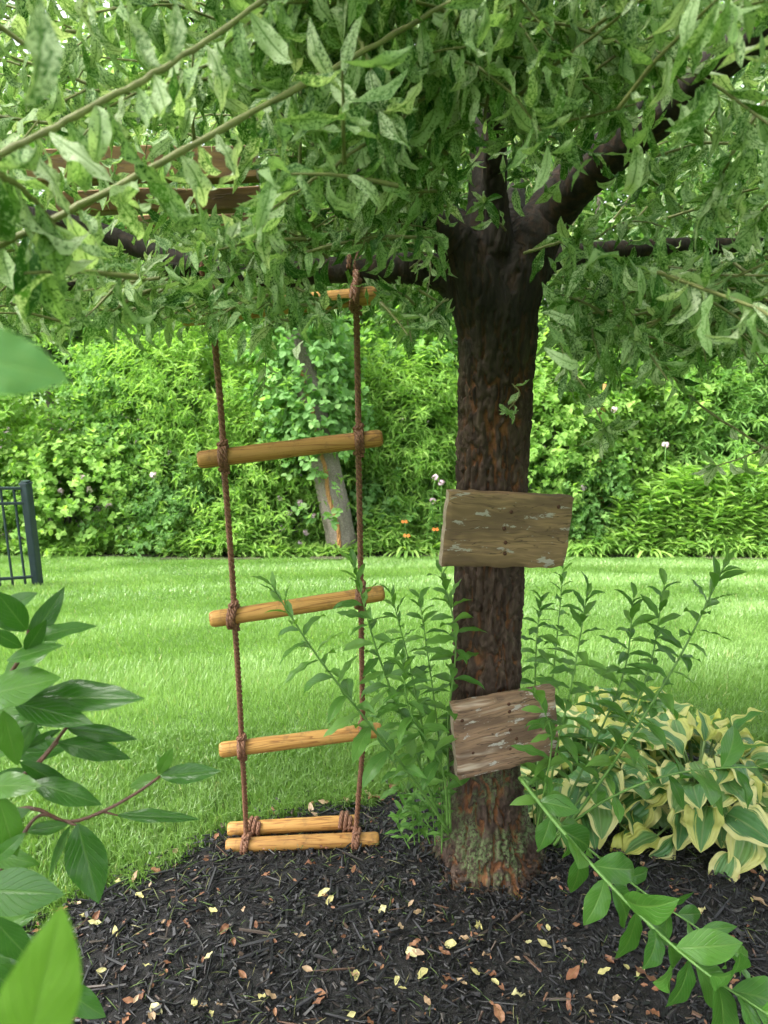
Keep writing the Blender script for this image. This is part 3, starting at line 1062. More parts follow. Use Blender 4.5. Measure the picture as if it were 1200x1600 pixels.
def keep_leaf(p, t, D):
    x0, y0, z0 = proj(p)
    x1, y1, z1 = proj(t)
    x, y = (x0 + x1) / 2, np.maximum(y0, y1)
    r = RNG.random(len(p))
    inview = (z0 > 0) & (x > -250) & (x < 1450) & (y > -250)
    k = ~(inview & (y > limit_y(x) + RNG.normal(0, 14, len(p))))
    k &= ~((z0 > 0) & (y0 > 600) & (x0 > -200) & (x0 < 1400))
    k &= ~(inview & (np.minimum(z0, z1) < .62))                       # nothing right against the viewer
    k &= ~(np.linalg.norm(p - CAM, axis=1) < .55)
    near = D < TREE_D + .02
    k &= ~(inview & near & (x > 700) & (x < 855) & (y > 330))         # the fork stays open
    k &= ~(inview & (D < 2.02) & (seg_dist(x, (y0 + y1) / 2, BL) < 30) & (r < .90))
    k &= ~(inview & (D < 1.75) & (seg_dist(x, (y0 + y1) / 2, BR) < 36) & (r < .68))
    k &= ~(inview & (D < 2.15) & (seg_dist(x, (y0 + y1) / 2, BE) < 26) & (r < .8))
    k &= ~(inview & (D < 2.3) & (x > 30) & (x < 410) & (y > 225) & (y < 372) & (r < .84))
    k &= ~(inview & (D < 1.75) & (x > 520) & (x < 600) & (y > 445) & (r < .60))
    k &= ~(inview & near & (seg_dist(x, (y0 + y1) / 2, [(757, 210), (757, 340)]) < 45) & (r < .8))
    return k


kp = keep_leaf(leafP, tip, leafP[:, 1])
leafP, leafY, leafZ, leafS = leafP[kp], leafY[kp], leafZ[kp], leafS[kp]

# -- the long pale twigs that cross the top of the view close to the viewer, and single sprays
hero = []


def spray(pts, ll, n, r0=.0035, r1=.0015, droop=.8, spread=.75, tipfan=0, mat='twig', start=.05, seed=0):
    r = np.random.default_rng(seed)
    path = catmull([P(*q) for q in pts], 36)
    path[1:-1] += r.normal(0, .0006, (34, 3))
    V = tube(path, np.linspace(r0, r1, 36) * (1 + .16 * (np.arange(36) % 3 == 0) + r.normal(0, .05, 36)), 7)
    obj('twig', MB().add(*V).mesh('twig'), M[mat], tree)
    T, A, B = frames(path)
    for k in range(n):
        f = start + (1 - start) * (k + .5 * r.random()) / n
        i = min(35, int(f * 35))
        az = k * 2.4 + r.uniform(-.4, .4)
        sd_ = A[i] * math.cos(az) + B[i] * math.sin(az)
        d = unit(T[i] * r.uniform(.1, .6) + sd_ * spread + np.array([0, 0, -droop * r.uniform(.6, 1.4)]))
        nz = unit(np.array([0, -.5, .8]) + sd_ * .4 + r.normal(0, .4, 3))
        hero.append((path[i], d, nz, ll * r.uniform(.65, 1.15)))
    for k in range(tipfan):
        az = k * 2.4
        sd_ = A[-1] * math.cos(az) + B[-1] * math.sin(az)
        d = unit(T[-1] * r.uniform(.2, .9) + sd_ * r.uniform(.5, .9) + np.array([0, 0, -.25 * droop]))
        hero.append((path[-1], d, unit(T[-1] + np.array([0, -.4, .4])), ll * r.uniform(.6, 1.0)))


spray([(-60, 410, .70), (120, 325, .74), (350, 200, .80), (600, 62, .90), (760, -30, .98)], .085, 34, .0036, .0027, 1.1, .55, seed=1)
spray([(-120, 300, .62), (20, 232, .66), (160, 160, .70), (290, 86, .75), (440, -20, .82)], .080, 24, .0030, .0024, 1.0, .6, seed=2)
spray([(700, 120, 1.1), (620, 190, 1.0), (520, 260, .95), (420, 330, .92)], .075, 20, .003, .0012, .9, .7, 8, seed=3)
spray([(760, 60, 1.15), (700, 130, 1.05), (640, 170, .98), (600, 250, .95)], .078, 16, .003, .0012, .8, .75, 8, seed=4)
spray([(820, 395, 1.55), (870, 380, 1.42), (905, 372, 1.32)], .088, 4, .003, .002, .5, .7, 10, seed=5)
spray([(790, 360, 1.68), (770, 335, 1.58), (757, 318, 1.52)], .055, 3, .0022, .0015, .3, .7, 9, seed=6)
spray([(870, 560, 1.75), (910, 600, 1.6), (945, 668, 1.5)], .085, 8, .003, .0016, 1.0, .7, 12, seed=7)
spray([(1000, 520, 1.9), (1080, 620, 1.8), (1180, 690, 1.7), (1260, 740, 1.65)], .06, 12, .0032, .002, .8, .7, seed=8)
spray([(1220, 690, 1.7), (1160, 715, 1.65), (1120, 728, 1.6)], .07, 3, .002, .0014, .9, .7, 7, seed=9)
spray([(1290, 40, 1.0), (1220, 120, .95), (1150, 230, .95), (1120, 300, .97)], .085, 12, .003, .0015, .9, .7, 6, seed=10)
spray([(1300, 250, 1.0), (1240, 280, .98), (1190, 330, 1.0)], .085, 7, .003, .0015, .8, .7, 6, seed=11)
spray([(860, -20, 1.2), (940, 90, 1.2), (970, 180, 1.22)], .075, 9, .003, .0014, .9, .7, 5, seed=12)
spray([(800, 600, 1.69), (812, 615, 1.62), (795, 640, 1.6)], .045, 3, .0016, .001, .8, .7, 5, seed=13)
spray([(415, 470, 1.75), (416, 540, 1.73), (413, 600, 1.72)], .055, 8, .0016, .001, 1.2, .4, 5, mat='stem', seed=14)
spray([(-60, 485, 1.5), (90, 470, 1.52), (250, 462, 1.55), (330, 470, 1.55)], .075, 22, .0025, .0015, 1.3, .25, seed=15)
spray([(-40, 250, .62), (40, 300, .66), (90, 360, .7)], .095, 9, .003, .0016, 1.2, .5, seed=16)
spray([(640, 420, 1.76), (668, 400, 1.68), (672, 430, 1.64), (665, 470, 1.62)], .045, 9, .002, .001, .6, .8, 4, seed=57)
spray([(560, 60, .9), (580, 110, .88), (590, 170, .88)], .085, 8, .0025, .0013, 1.0, .7, 6, seed=18)
spray([(360, 470, 1.55), (400, 455, 1.4), (380, 470, 1.3), (335, 490, 1.25)], .050, 14, .0022, .001, .5, .8, 6, seed=19)
# one leaf hangs just above the lens
n_spray = len(hero)
hero.append((P(62, -10, .47), unit(np.array([.015, .03, -1.0])), np.array([.1, -1, .1]), .085))
hero.append((P(195, -20, .62), unit(np.array([-.04, .02, -1.0])), np.array([.9, -.6, .1]), .075))
hero.append((P(275, 0, .60), unit(np.array([.06, .02, -1.0])), np.array([-.2, -1, .2]), .060))

# the 300 leaves that show largest are parts of their own, the rest one mass
x0, y0, z0 = proj(leafP + leafY * leafS[:, None] * .5)
ins = (z0 > 0.3) & (x0 > 10) & (x0 < 1190) & (y0 > 5) & (y0 < 760)
score = np.where(ins, leafS / np.maximum(z0, .3), 0)
order = np.argsort(-score)
n_more = max(0, 298 - len(hero))
pick = order[:n_more]
rest = order[n_more:]
w_meshes = [tmpl_mesh('willow_leaf', t, M['willow']) for t in W_HI]
w_pale = [tmpl_mesh('willow_leaf', t, M['willow'], .60 + .043 * k) for k, t in enumerate(W_HI)]
pale_mesh = tmpl_mesh('willow_leaf', W_HI[3], M['willow'], .985)
for hi, (p, d, nz, s) in enumerate(hero[:298]):
    place('leaf', (w_pale if hi % 3 else w_meshes)[RNG.integers(len(w_meshes))] if hi < n_spray else pale_mesh, mat4(p, basis(d, nz), s * np.array([RNG.uniform(1.0, 1.45), 1, 1])), tree)
for i in pick:
    place('leaf', w_meshes[RNG.integers(len(w_meshes))], mat4(leafP[i], basis(leafY[i], leafZ[i]), leafS[i]), tree)
def pale(p):
    q = np.hypot(p[:, 0] - TX, p[:, 1] - TY)
    w = sstep(.35, 1.25, q + .25 * (1.77 - p[:, 1]) + .5 * (vnoise(p * 3.0, 5) - .5))
    return np.clip(RNG.random(len(p)) ** (1.5 - 1.1 * w) * (.85 + .15 * w), .002, .998)


mb = MB()
var = RNG.integers(len(W_LO), size=len(rest))
in_sight = (z0[rest] > .3) & (np.abs(x0[rest] - 600) < 850) & (y0[rest] > -120) & (leafP[rest, 1] < 2.4)
for k in range(len(W_LO)):
    for tset, sel in ((W_LO, in_sight), (W_OUT, ~in_sight)):
        idx = rest[(var == k) & sel]
        mb.add(*stamp(tset[k], leafP[idx], basis(leafY[idx], leafZ[idx]), leafS[idx], pale(leafP[idx])))
for p, d, nz, s in hero[298:]:
    mb.add(*stamp(W_LO[0], p[None], basis(d, nz)[None], np.array([s]), np.array([.5])))
o = obj('crown', mb.mesh('crown'), M['willow'], tree)
o['kind'] = 'stuff'
mb = MB()
for tw, ll, sp in twigs:
    q = twig_ok = keep_leaf(tw, tw, tw[:, 1])
    run = [i for i in range(len(tw)) if q[i]]
    if len(run) < 4: continue
    a, b = run[0], run[-1]
    if not q[a:b + 1].all():
        best, cur = (0, 0), None
        for i in range(len(tw) + 1):
            if i < len(tw) and q[i]:
                if cur is None: cur = i
            elif cur is not None:
                if i - cur > best[1] - best[0]: best = (cur, i)
                cur = None
        a, b = best[0], best[1] - 1
    if b - a < 3: continue
    pp = tw[a:b + 1]
    pp = pp[::2] if len(pp) > 6 else pp
    mb.add(*tube(pp, np.linspace(.0030, .0012, len(pp)), 4, False))
o = obj('twigs', mb.mesh('twigs'), M['twig'], tree)
o['kind'] = 'stuff'
print('crown leaves', len(rest), 'hero', len(hero))

# ---------------------------------------------------------------- step boards nailed to the trunk
def board(name, corners, D, thick, mat, label, nails, notch=0.0, seed=0):
    """corners in photo pixels: top left, top right, bottom right, bottom left; D at the left and right ends"""
    r = np.random.default_rng(seed)
    c = np.array([P(corners[0][0], corners[0][1], D[0]), P(corners[1][0], corners[1][1], D[1]),
                  P(corners[2][0], corners[2][1], D[1]), P(corners[3][0], corners[3][1], D[0])])
    nrm = unit(np.cross(c[1] - c[0], c[3] - c[0]))
    if nrm[1] < 0: nrm = -nrm                                        # points away from the viewer
    W, H = np.linalg.norm(c[1] - c[0]), np.linalg.norm(c[3] - c[0])
    nx, ny = 40, 22
    root = empty(name, (c.mean(0) + nrm * thick / 2), label, 'board', 'step boards on the trunk')
    u, v = np.meshgrid(np.linspace(0, 1, nx + 1), np.linspace(0, 1, ny + 1), indexing='xy')
    be = .004

    def face(k):                                                       # k = 0 front, 1 back
        uu, vv = u.copy(), v.copy()
        X = (c[0][None, None] * ((1 - uu) * (1 - vv))[..., None] + c[1] * (uu * (1 - vv))[..., None] + c[2] * (uu * vv)[..., None] + c[3] * ((1 - uu) * vv)[..., None])
        e = np.minimum(np.minimum(uu, 1 - uu) * W, np.minimum(vv, 1 - vv) * H)
        rounding = be * np.clip(1 - e / (be * 1.6), 0, 1) ** 2
        g = vnoise(np.stack([uu.ravel() * 3, vv.ravel() * 26, np.full(uu.size, 3.0 + seed)], -1)).reshape(uu.shape) - .5
        wob = (vnoise(np.stack([uu.ravel() * 14, vv.ravel() * 9, np.full(uu.size, 8.0 + seed)], -1)).reshape(uu.shape) - .5) * .004
        edge = (e < 1e-6)
        chip = notch * sstep(.88, 1.0, uu) * sstep(.75, 1, vv)
        d = (rounding + g * .0012 + chip * .4) if k == 0 else (thick - rounding)
        X = X + nrm * d[..., None]
        dx, dy = unit(c[1] - c[0]), unit(c[3] - c[0])
        X = X + dy * (wob * edge)[..., None] + dx * (wob * edge * ((u < .01) | (u > .99)))[..., None]
        X = X - (dx + dy) * (chip * .35)[..., None]
        return X.reshape(-1, 3)
    F, Bk = face(0), face(1)
    m = nx + 1
    i, j = np.meshgrid(np.arange(ny), np.arange(nx), indexing='ij')
    q = np.stack([i * m + j, (i + 1) * m + j, (i + 1) * m + j + 1, i * m + j + 1], -1).reshape(-1, 4)
    uvF = np.stack([u.ravel() * W + seed * 1.7, v.ravel() * H, np.zeros(u.size)], -1)
    mb = MB()
    mb.add(F, q, None, uvF)
    mb.add(Bk, q[:, ::-1], None, uvF)
    loop = [(0, jj) for jj in range(m)] + [(ii, nx) for ii in range(1, ny + 1)] + [(ny, jj) for jj in range(nx - 1, -1, -1)] + [(ii, 0) for ii in range(ny - 1, 0, -1)]
    idx = np.array([a * m + b for a, b in loop])
    # the rim carries its own vertices: end grain on the two short sides
    for lo, hi, end in ((0, nx, 0.), (nx, nx + ny, 1.), (nx + ny, 2 * nx + ny, 0.), (2 * nx + ny, len(loop), 1.)):
        ids = np.array([idx[t % len(idx)] for t in range(lo, hi + 1)])
        nn = len(ids)
        A = np.concatenate([F[ids], Bk[ids]])
        qq = np.array([[t, t + 1, nn + t + 1, nn + t] for t in range(nn - 1)])
        uv = np.concatenate([uvF[ids], uvF[ids] + [0, .02, 0]])
        uv[:, 2] = end
        if end: uv[:, 0] = np.concatenate([np.zeros(nn), np.full(nn, .3)])
        mb.add(A, qq, None, uv)
    obj('plank', mb.mesh('plank'), mat, root)
    for (px, py) in nails:
        t = (px - corners[0][0]) / (corners[1][0] - corners[0][0])
        p = P(px, py, D[0] * (1 - t) + D[1] * t)
        pth = np.array([p + nrm * .01, p - nrm * .0012, p - nrm * .0025])
        V = tube(pth, [.0046, .0046, .003], 9)
        obj('nail', MB().add(*V).mesh('nail'), M['nail'], root)
    return root


board('step_board', [(702, 769), (897, 777), (884, 888), (690, 886)], (1.625, 1.672), .036, M['board_a'],
      'brown weathered board with grey paint flakes, the upper one nailed across the trunk',
      [(799, 800), (788, 826), (790, 848), (789, 865), (873, 792)], .012, 1)
board('step_board', [(708, 1106), (868, 1076), (875, 1184), (716, 1221)], (1.60, 1.65), .036, M['board_b'],
      'tilted reddish worn board, the lower one nailed across the trunk near its foot',
      [(795, 1100), (796, 1112), (797, 1140), (807, 1154), (797, 1170), (722, 1126), (739, 1176)], .006, 5)

# ---------------------------------------------------------------- planks lying up in the branches
pl = empty('tree_platform', P(230, 300, 2.35), 'brown wooden planks of a platform up among the branches behind the leaves', 'platform')
for (xa, ya, xb, yb, hpx, D) in [(45, 262, 402, 256, 44, 2.30), (95, 318, 408, 312, 30, 2.42), (200, 350, 400, 345, 18, 2.56)]:
    a, b = P(xa, ya, D), P(xb, yb, D + .03)
    z = D * 1.0
    hh = hpx * z / FPX
    ax = unit(b - a)
    fw = unit(np.cross(np.array([0, 0, 1.0]), ax))
    up = np.cross(ax, fw)
    L = np.linalg.norm(b - a)
    n = 24
    mb = MB()
    V, U = [], []
    bev = .004
    prof = [(-.5, -hh / 2 + bev), (-.5, hh / 2 - bev), (-.5 + .08, hh / 2), (.5 - .08, hh / 2), (.5, hh / 2 - bev), (.5, -hh / 2 + bev), (.42, -hh / 2), (-.42, -hh / 2)]
    for k in range(n + 1):
        t = k / n
        wob = .003 * math.sin(t * 9 + D * 7)
        for (f, h) in prof:
            V.append(a + ax * L * t + fw * f * .09 + up * (h + wob))
            U.append((t * L + D, h + f * .2, 0))
    m = len(prof)
    q = [(k * m + j, k * m + (j + 1) % m, (k + 1) * m + (j + 1) % m, (k + 1) * m + j) for k in range(n) for j in range(m)]
    mb.add(np.array(V), np.array(q), None, np.array(U))
    for e in (0, n):
        mb.add(np.array(V[e * m:(e + 1) * m]), np.array([[0, 1, 2, 3], [0, 3, 4, 7], [4, 5, 6, 7]]), None, np.array([(0, 0, 1.0)] * m))
    obj('plank', mb.mesh('plank', False), M['plank'], pl)

# ---------------------------------------------------------------- rope ladder
lad = empty('rope_ladder', (P(470, 1330, 1.8)[0], 1.8, 0.03), 'rope ladder with yellow wooden rungs hanging from a branch left of the trunk', 'ladder')
RUNG_R = .0205
RUNGS = [((283, 496, 1.66), (588, 461, 1.72)), ((309, 719, 1.665), (597, 684, 1.735)), ((328, 968, 1.70), (600, 926, 1.77)),
         ((343, 1172, 1.75), (596, 1140, 1.815)), ((353, 1322, 1.80), (592, 1311, 1.83)), ((356, 1296, 1.86), (560, 1284, 1.885))]


def rung(a, b, rad, seed):
    r = np.random.default_rng(seed)
    L = np.linalg.norm(b - a)
    s = np.array([0, .0, .004, .010] + list(np.linspace(.03, L - .03, 16)) + [L - .010, L - .004, L, L])
    rr = rad * np.array([.0, .74, .90, 1.0] + [1 + .015 * math.sin(k * 1.3 + seed) for k in range(16)] + [1.0, .90, .74, .0])
    path = np.stack([0 * s, s, 0 * s], -1)
    path[:, 2] += .004 * np.sin(s / L * np.pi) * r.uniform(-1, 1)
    sides = 20
    a_ = np.linspace(0, 2 * np.pi, sides, endpoint=False)
    V = path[:, None] + rr[:, None, None] * np.stack([np.cos(a_), 0 * a_, np.sin(a_)], -1)[None]
    n = len(s)
    i, j = np.meshgrid(np.arange(n - 1), np.arange(sides), indexing='ij')
    j2 = (j + 1) % sides
    q = np.stack([i * sides + j, (i + 1) * sides + j, (i + 1) * sides + j2, i * sides + j2], -1).reshape(-1, 4)
    me = MB().add(V.reshape(-1, 3), q).mesh('rung')
    me.materials.append(M['rung'])
    return place('rung', me, mat4(a, basis(b - a, np.array([.1 * seed, -.6, .8])), 1.0), lad)


def rope(path, rad=.0076, lay=.044, name='rope'):
    """three-strand laid rope along a path"""
    path = np.asarray(path, float)
    seg = np.linalg.norm(np.diff(path, axis=0), axis=1)
    cum = np.concatenate([[0], np.cumsum(seg)])
    n = max(12, int(cum[-1] / (lay / 9)))
    s = np.linspace(0, cum[-1], n)
    p = np.stack([np.interp(s, cum, path[:, c]) for c in range(3)], -1)
    for _ in range(3): p[1:-1] = (p[:-2] + 2 * p[1:-1] + p[2:]) / 4
    T, A, B = frames(p)
    mb = MB()
    for k in range(3):
        an = -s / lay * 2 * np.pi + k * 2.094
        c = p + (A * np.cos(an)[:, None] + B * np.sin(an)[:, None]) * rad * .55
        mb.add(*tube(c, rad * .52, 6))
    return obj(name, mb.mesh(name), M['rope'], lad)


rung_w = []
for k, (a, b) in enumerate(RUNGS):
    A_, B_ = P(*a), P(*b)
    rung(A_, B_, RUNG_R, k)
    rung_w.append((A_, B_))


def on_rung(k, px):
    (a, b) = RUNGS[k]
    t = (px - a[0]) / (b[0] - a[0])
    return rung_w[k][0] * (1 - t) + rung_w[k][1] * t


def ladder_rope(xs, top, lastx):
    pts = list(top)
    for k, x in zip(range(0, 5), xs):
        c = on_rung(k, x)
        ax = unit(rung_w[k][1] - rung_w[k][0])
        f = np.array([0, -1.0, 0])
        pts += [c + np.array([0, .004, .055]), c + f * (RUNG_R + .006) + np.array([0, 0, .012]), c + f * (RUNG_R + .006) - np.array([0, 0, .012]), c + np.array([0, .004, -.05])]
        # the hitch: a turn and a half round the rung with a crossing in front
        if k < 5:
            R = RUNG_R + .0065
            t = np.linspace(-.2, 1.55, 42) * 2 * np.pi
            sgn = 1 if k % 2 else -1
            off = sgn * (.011 - .019 * (t - t[0]) / (t[-1] - t[0]))
            hitch = c + ax * off[:, None] + np.array([0, 1.0, 0]) * (-np.cos(t) * R)[:, None] + np.array([0, 0, 1.0]) * (np.sin(t) * R)[:, None]
            rope(hitch, .0064, .036, 'knot')
            # lumps of the knot above and below
            for dz in (.030, -.028):
                t = np.linspace(0, 1.15, 26) * 2 * np.pi
                kn = c + np.array([0, -.004, dz]) + np.stack([np.cos(t) * .0095, np.sin(t) * .0095, (t / t[-1] - .5) * .016], -1)
                rope(kn, .0056, .032, 'knot')
    if len(pts) > 4:
        pts = pts[:-1]
    path = catmull(pts, 400)
    rope(path)


ladder_rope([331, 348, 365, 377, 385], [P(326, 452, 1.86), P(327, 470, 1.76)], 385)
ladder_rope([556, 559, 563, 566, 557], [P(556, 402, 1.835), P(556, 430, 1.80), P(556, 444, 1.76)], 557)
# turns round the limb, and the tail that ties the spare rung at the bottom
for px, py, D in ((556, 422, 1.845), (322, 424, 1.94)):
    c = P(px, py, D)
    t = np.linspace(0, 2.1, 60) * 2 * np.pi
    rope(c + np.stack([(t / t[-1] - .5) * .03, -np.cos(t) * .040, np.sin(t) * .040], -1), .0068, .038, 'knot')
for px in (388, 540):
    c = on_rung(5, px if px > 400 else 398)
    t = np.linspace(0, 2.2, 60) * 2 * np.pi
    R = RUNG_R + .0065
    rope(c + np.stack([(t / t[-1] - .5) * .030, -np.cos(t) * R, np.sin(t) * R], -1), .0066, .036, 'knot')
    f = on_rung(4, 387 if px < 400 else 557)
    rope(catmull([c + [0, -R, 0], (c + f) / 2 + [0.004, 0, .012], f + [0, .012, RUNG_R + .004]], 24), .0055, .03, 'rope')
#@@TREE_END@@

# ---------------------------------------------------------------- suckers springing from the foot of the willow
S_T = []
for k in range(7):
    r = np.random.default_rng(300 + k)
    S_T.append(leaf_tmpl(width=r.uniform(.26, .34), nu=2, nv=10, bend=r.uniform(.2, 1.3), fold=r.uniform(.15, .5), wave=r.uniform(.05, .3), wfreq=r.uniform(1.5, 3), twist=r.uniform(-.7, .7), roll=r.uniform(-.2, .2), peak=.48, sharp=.95, seed=k, side=r.uniform(-.08, .08)))
s_meshes = [tmpl_mesh('sucker_leaf', t, M['sucker']) for t in S_T]


M['sucker_deep'] = m_leaf('sucker_leaf_deep', [(0, (0.040, 0.150, 0.022)), (0.5, (0.060, 0.19, 0.028)), (1, (0.10, 0.26, 0.04))], 0.5, 9, 0.28, 0.36, spec=.45)
s_deep = [tmpl_mesh('sucker_leaf', leaf_tmpl(width=.36, nu=4, nv=14, bend=.3 + .22 * k, fold=.2 + .06 * k, wave=.07 + .03 * k, wfreq=2.4, twist=(k - 2) * .25, roll=-.15, peak=.46, sharp=.95, seed=40 + k), M['sucker_deep']) for k in range(5)]


def shoot(name, pts, nleaf, ll, label, seed, r0=.0036, start=.22, group='suckers at the foot of the willow', cat='shoot', taper=.45, droop=.28, wid=1.0, meshes=None):
    r = np.random.default_rng(seed)
    W = [P(*p) for p in pts]
    n = 44
    path = catmull(W, n)
    root = empty(name, W[0], label, cat, group)
    V = tube(path, np.linspace(r0, r0 * .35, n), 8)
    obj('stem', MB().add(*V).mesh('stem'), M['stem'], root)
    T, A, B = frames(path)
    nleaf = int(nleaf * 1.3)
    for k in range(nleaf):
        f = start + (1 - start) * ((k + .3 * r.random()) / max(1, nleaf - 1)) ** .85
        f = min(f, 1)
        i = min(n - 1, int(f * (n - 1)))
        az = k * 2.4 + r.uniform(-.3, .3)
        sd_ = A[i] * math.cos(az) + B[i] * math.sin(az)
        up = sstep(.75, 1.0, f)
        d = unit(T[i] * (.55 + .9 * up) + sd_ * (.95 - .35 * up) + np.array([0, 0, -droop * (1 - up)]))
        nz = unit(np.array([0, -.25, 1.0]) + T[i] * .8 - sd_ * .2 + r.normal(0, .25, 3))
        s = 1.75 * ll * (1 - taper * f ** 2.5) * r.uniform(.7, 1.15) * (.72 if f < start + .1 else 1)
        place('leaf', (meshes or s_meshes)[r.integers(len(meshes or s_meshes))], mat4(path[i], basis(d, nz), s * np.array([wid * r.uniform(.9, 1.15), 1, 1])), root)
    return root


SH = [
    ([(702, 1300, 1.66), (640, 1210, 1.60), (560, 1110, 1.56), (485, 1010, 1.55), (425, 915, 1.56)], 24, .066, 'long sucker leaning far left across the ladder rungs', .0042),
    ([(695, 1300, 1.70), (650, 1180, 1.66), (590, 1020, 1.62), (552, 880, 1.62)], 30, .058, 'tall sucker whose tip crosses the right rope of the ladder', .0040),
    ([(690, 1310, 1.72), (668, 1180, 1.72), (640, 1040, 1.72), (612, 930, 1.74)], 24, .052, 'sucker between the ladder rope and the trunk, leaning left', .0034),
    ([(698, 1300, 1.74), (685, 1150, 1.76), (668, 1020, 1.78), (655, 935, 1.80)], 22, .050, 'thin sucker standing between trunk and ladder, behind the leaning ones', .0030),
    ([(704, 1300, 1.68), (700, 1140, 1.66), (712, 1000, 1.66), (690, 895, 1.68)], 26, .055, 'sucker hugging the left side of the trunk up to the upper board', .0034),
    ([(690, 1320, 1.80), (640, 1240, 1.85), (600, 1150, 1.90), (590, 1060, 1.94)], 20, .050, 'short sucker beside the ladder at the third rung', .0030),
    ([(700, 1290, 1.64), (690, 1200, 1.60), (640, 1110, 1.58), (630, 1030, 1.58)], 20, .060, 'broad leaved sucker left of the lower board', .0034),
    ([(840, 1290, 1.80), (836, 1130, 1.84), (838, 1010, 1.86), (845, 940, 1.88)], 24, .048, 'slim sucker just right of the trunk between the two boards', .0030),
    ([(846, 1290, 1.86), (858, 1120, 1.90), (872, 980, 1.92), (880, 890, 1.94)], 22, .050, 'sucker right of the trunk reaching up to the upper board', .0030),
    ([(852, 1300, 1.66), (866, 1190, 1.64), (895, 1060, 1.64), (918, 925, 1.66)], 24, .060, 'upright sucker right of the trunk, tip spread open', .0036),
    ([(858, 1310, 1.68), (925, 1170, 1.70), (975, 1050, 1.72), (990, 935, 1.74)], 26, .060, 'sucker over the hosta, third from the lowest right one', .0038),
    ([(862, 1315, 1.66), (950, 1180, 1.66), (1010, 1060, 1.68), (1038, 915, 1.70)], 26, .062, 'tall sucker over the hosta beside the one leaning farthest right', .0038),
    ([(866, 1320, 1.62), (960, 1190, 1.60), (1060, 1030, 1.60), (1135, 878, 1.62)], 30, .066, 'tallest sucker leaning farthest right over the hosta', .0044),
    ([(838, 1300, 1.60), (850, 1240, 1.56), (862, 1150, 1.55), (840, 1090, 1.56)], 14, .062, 'short sucker in front of the right end of the lower board', .0032),
]
for k, (pts, n, ll, lab, r0) in enumerate(SH):
    shoot('willow_sucker', pts, n, ll, lab, 400 + k, r0)
for k in range(9):
    x = [640, 655, 668, 680, 690, 648, 672, 835, 855][k]
    b = P(x + RNG.uniform(-4, 10), 1330 + RNG.uniform(-20, 20), 1.7)
    D = RNG.uniform(1.68, 1.86) if k < 7 else RNG.uniform(1.78, 1.9)
    y = 1330 - (D - 1.7) * 250
    hgt = RNG.uniform(70, 150)
    shoot('willow_sprout', [(x, y, D), (x - 8 + RNG.uniform(-10, 10), y - hgt * .5, D), (x + RNG.uniform(-32, 12), y - hgt, D - .02)], 15, .030,
          'short feathery sprout crowding the left foot of the trunk' if k < 7 else 'short leafy sprout in the shade right of the trunk foot', 450 + k, .0020, .12,
          'sprouts left of the trunk foot' if k < 7 else 'sprouts right of the trunk foot', 'sprout', droop=.05)
shoot('willow_sucker', [(812, 1215, 1.60), (880, 1300, 1.45), (980, 1410, 1.28), (1090, 1510, 1.14), (1215, 1595, 1.02)], 18, .076,
      'thick green sucker arching down over the mulch to the lower right corner', 470, .0054, .12, taper=.0, droop=.5, wid=1.4, meshes=s_deep)
shoot('willow_sucker', [(815, 1222, 1.62), (890, 1300, 1.56), (1000, 1390, 1.46), (1090, 1450, 1.38), (1140, 1490, 1.34)], 16, .058,
      'thinner arching sucker running behind the thick one over the mulch', 471, .0036, .2, taper=.3, droop=.4, wid=1.1, meshes=s_deep)
shoot('willow_sucker', [(840, 1330, 1.66), (930, 1260, 1.58), (1030, 1215, 1.52), (1130, 1200, 1.48), (1230, 1200, 1.45)], 11, .066,
      'sucker stretching level across the front of the hosta', 472, .0038, .25, taper=.0, droop=.5, wid=1.4, meshes=s_deep)

# ---------------------------------------------------------------- hostas
H_T = []
for k in range(6):
    r = np.random.default_rng(500 + k)
    H_T.append(leaf_tmpl(width=r.uniform(.68, .82), nu=5, nv=14, bend=r.uniform(.5, 1.6), fold=r.uniform(.15, .5), wave=r.uniform(.12, .34), wfreq=r.uniform(1.2, 2.4), twist=r.uniform(-.4, .4), roll=r.uniform(-.35, -.05), peak=.38, sharp=.72, seed=k))
h_meshes = [tmpl_mesh('hosta_leaf', t, M['hosta']) for t in H_T]
M['petiole'] = m_branch('hosta_petiole', (0.13, 0.22, 0.07), (0.2, 0.3, 0.1), (0.3, 0.38, 0.17), .45)


def hosta(c, n, R, H, label, seed):
    r = np.random.default_rng(seed)
    root = empty('hosta', (c[0], c[1], float(ground_z(c[0], c[1])) + .02), label, 'hosta', 'hostas beside the trunk')
    base = np.array(root.location)
    for k in range(n):
        ring = (k + .5) / n                         # 0 centre .. 1 rim
        az = k * 2.39996 + r.uniform(-.25, .25)
        out = np.array([math.cos(az), math.sin(az), 0])
        rad = R * (.10 + .66 * ring ** .7) * r.uniform(.88, 1.12)
        z = H * (1.0 - .72 * ring ** 1.6) * r.uniform(.86, 1.1)
        p = base + out * rad + np.array([0, 0, z])
        el = .55 - 1.0 * ring + r.normal(0, .15)
        d = unit(out * math.cos(el) + np.array([0, 0, math.sin(el)]) + r.normal(0, .30, 3))
        nz = unit(np.array([0, 0, 1.0]) + out * max(0.2, ring) * .9 + r.normal(0, .42, 3))
        s = r.uniform(.105, .16)
        lf = place('leaf', h_meshes[r.integers(len(h_meshes))], mat4(p, basis(d, nz), s * np.array([r.uniform(.9, 1.2), 1, 1])), root)
        pet = catmull([base + out * .03, base + out * rad * .55 + [0, 0, z * .62], p], 10)
        obj('stalk', MB().add(*tube(pet, np.linspace(.005, .0028, 10), 6)).mesh('stalk'), M['petiole'], root)
    return root


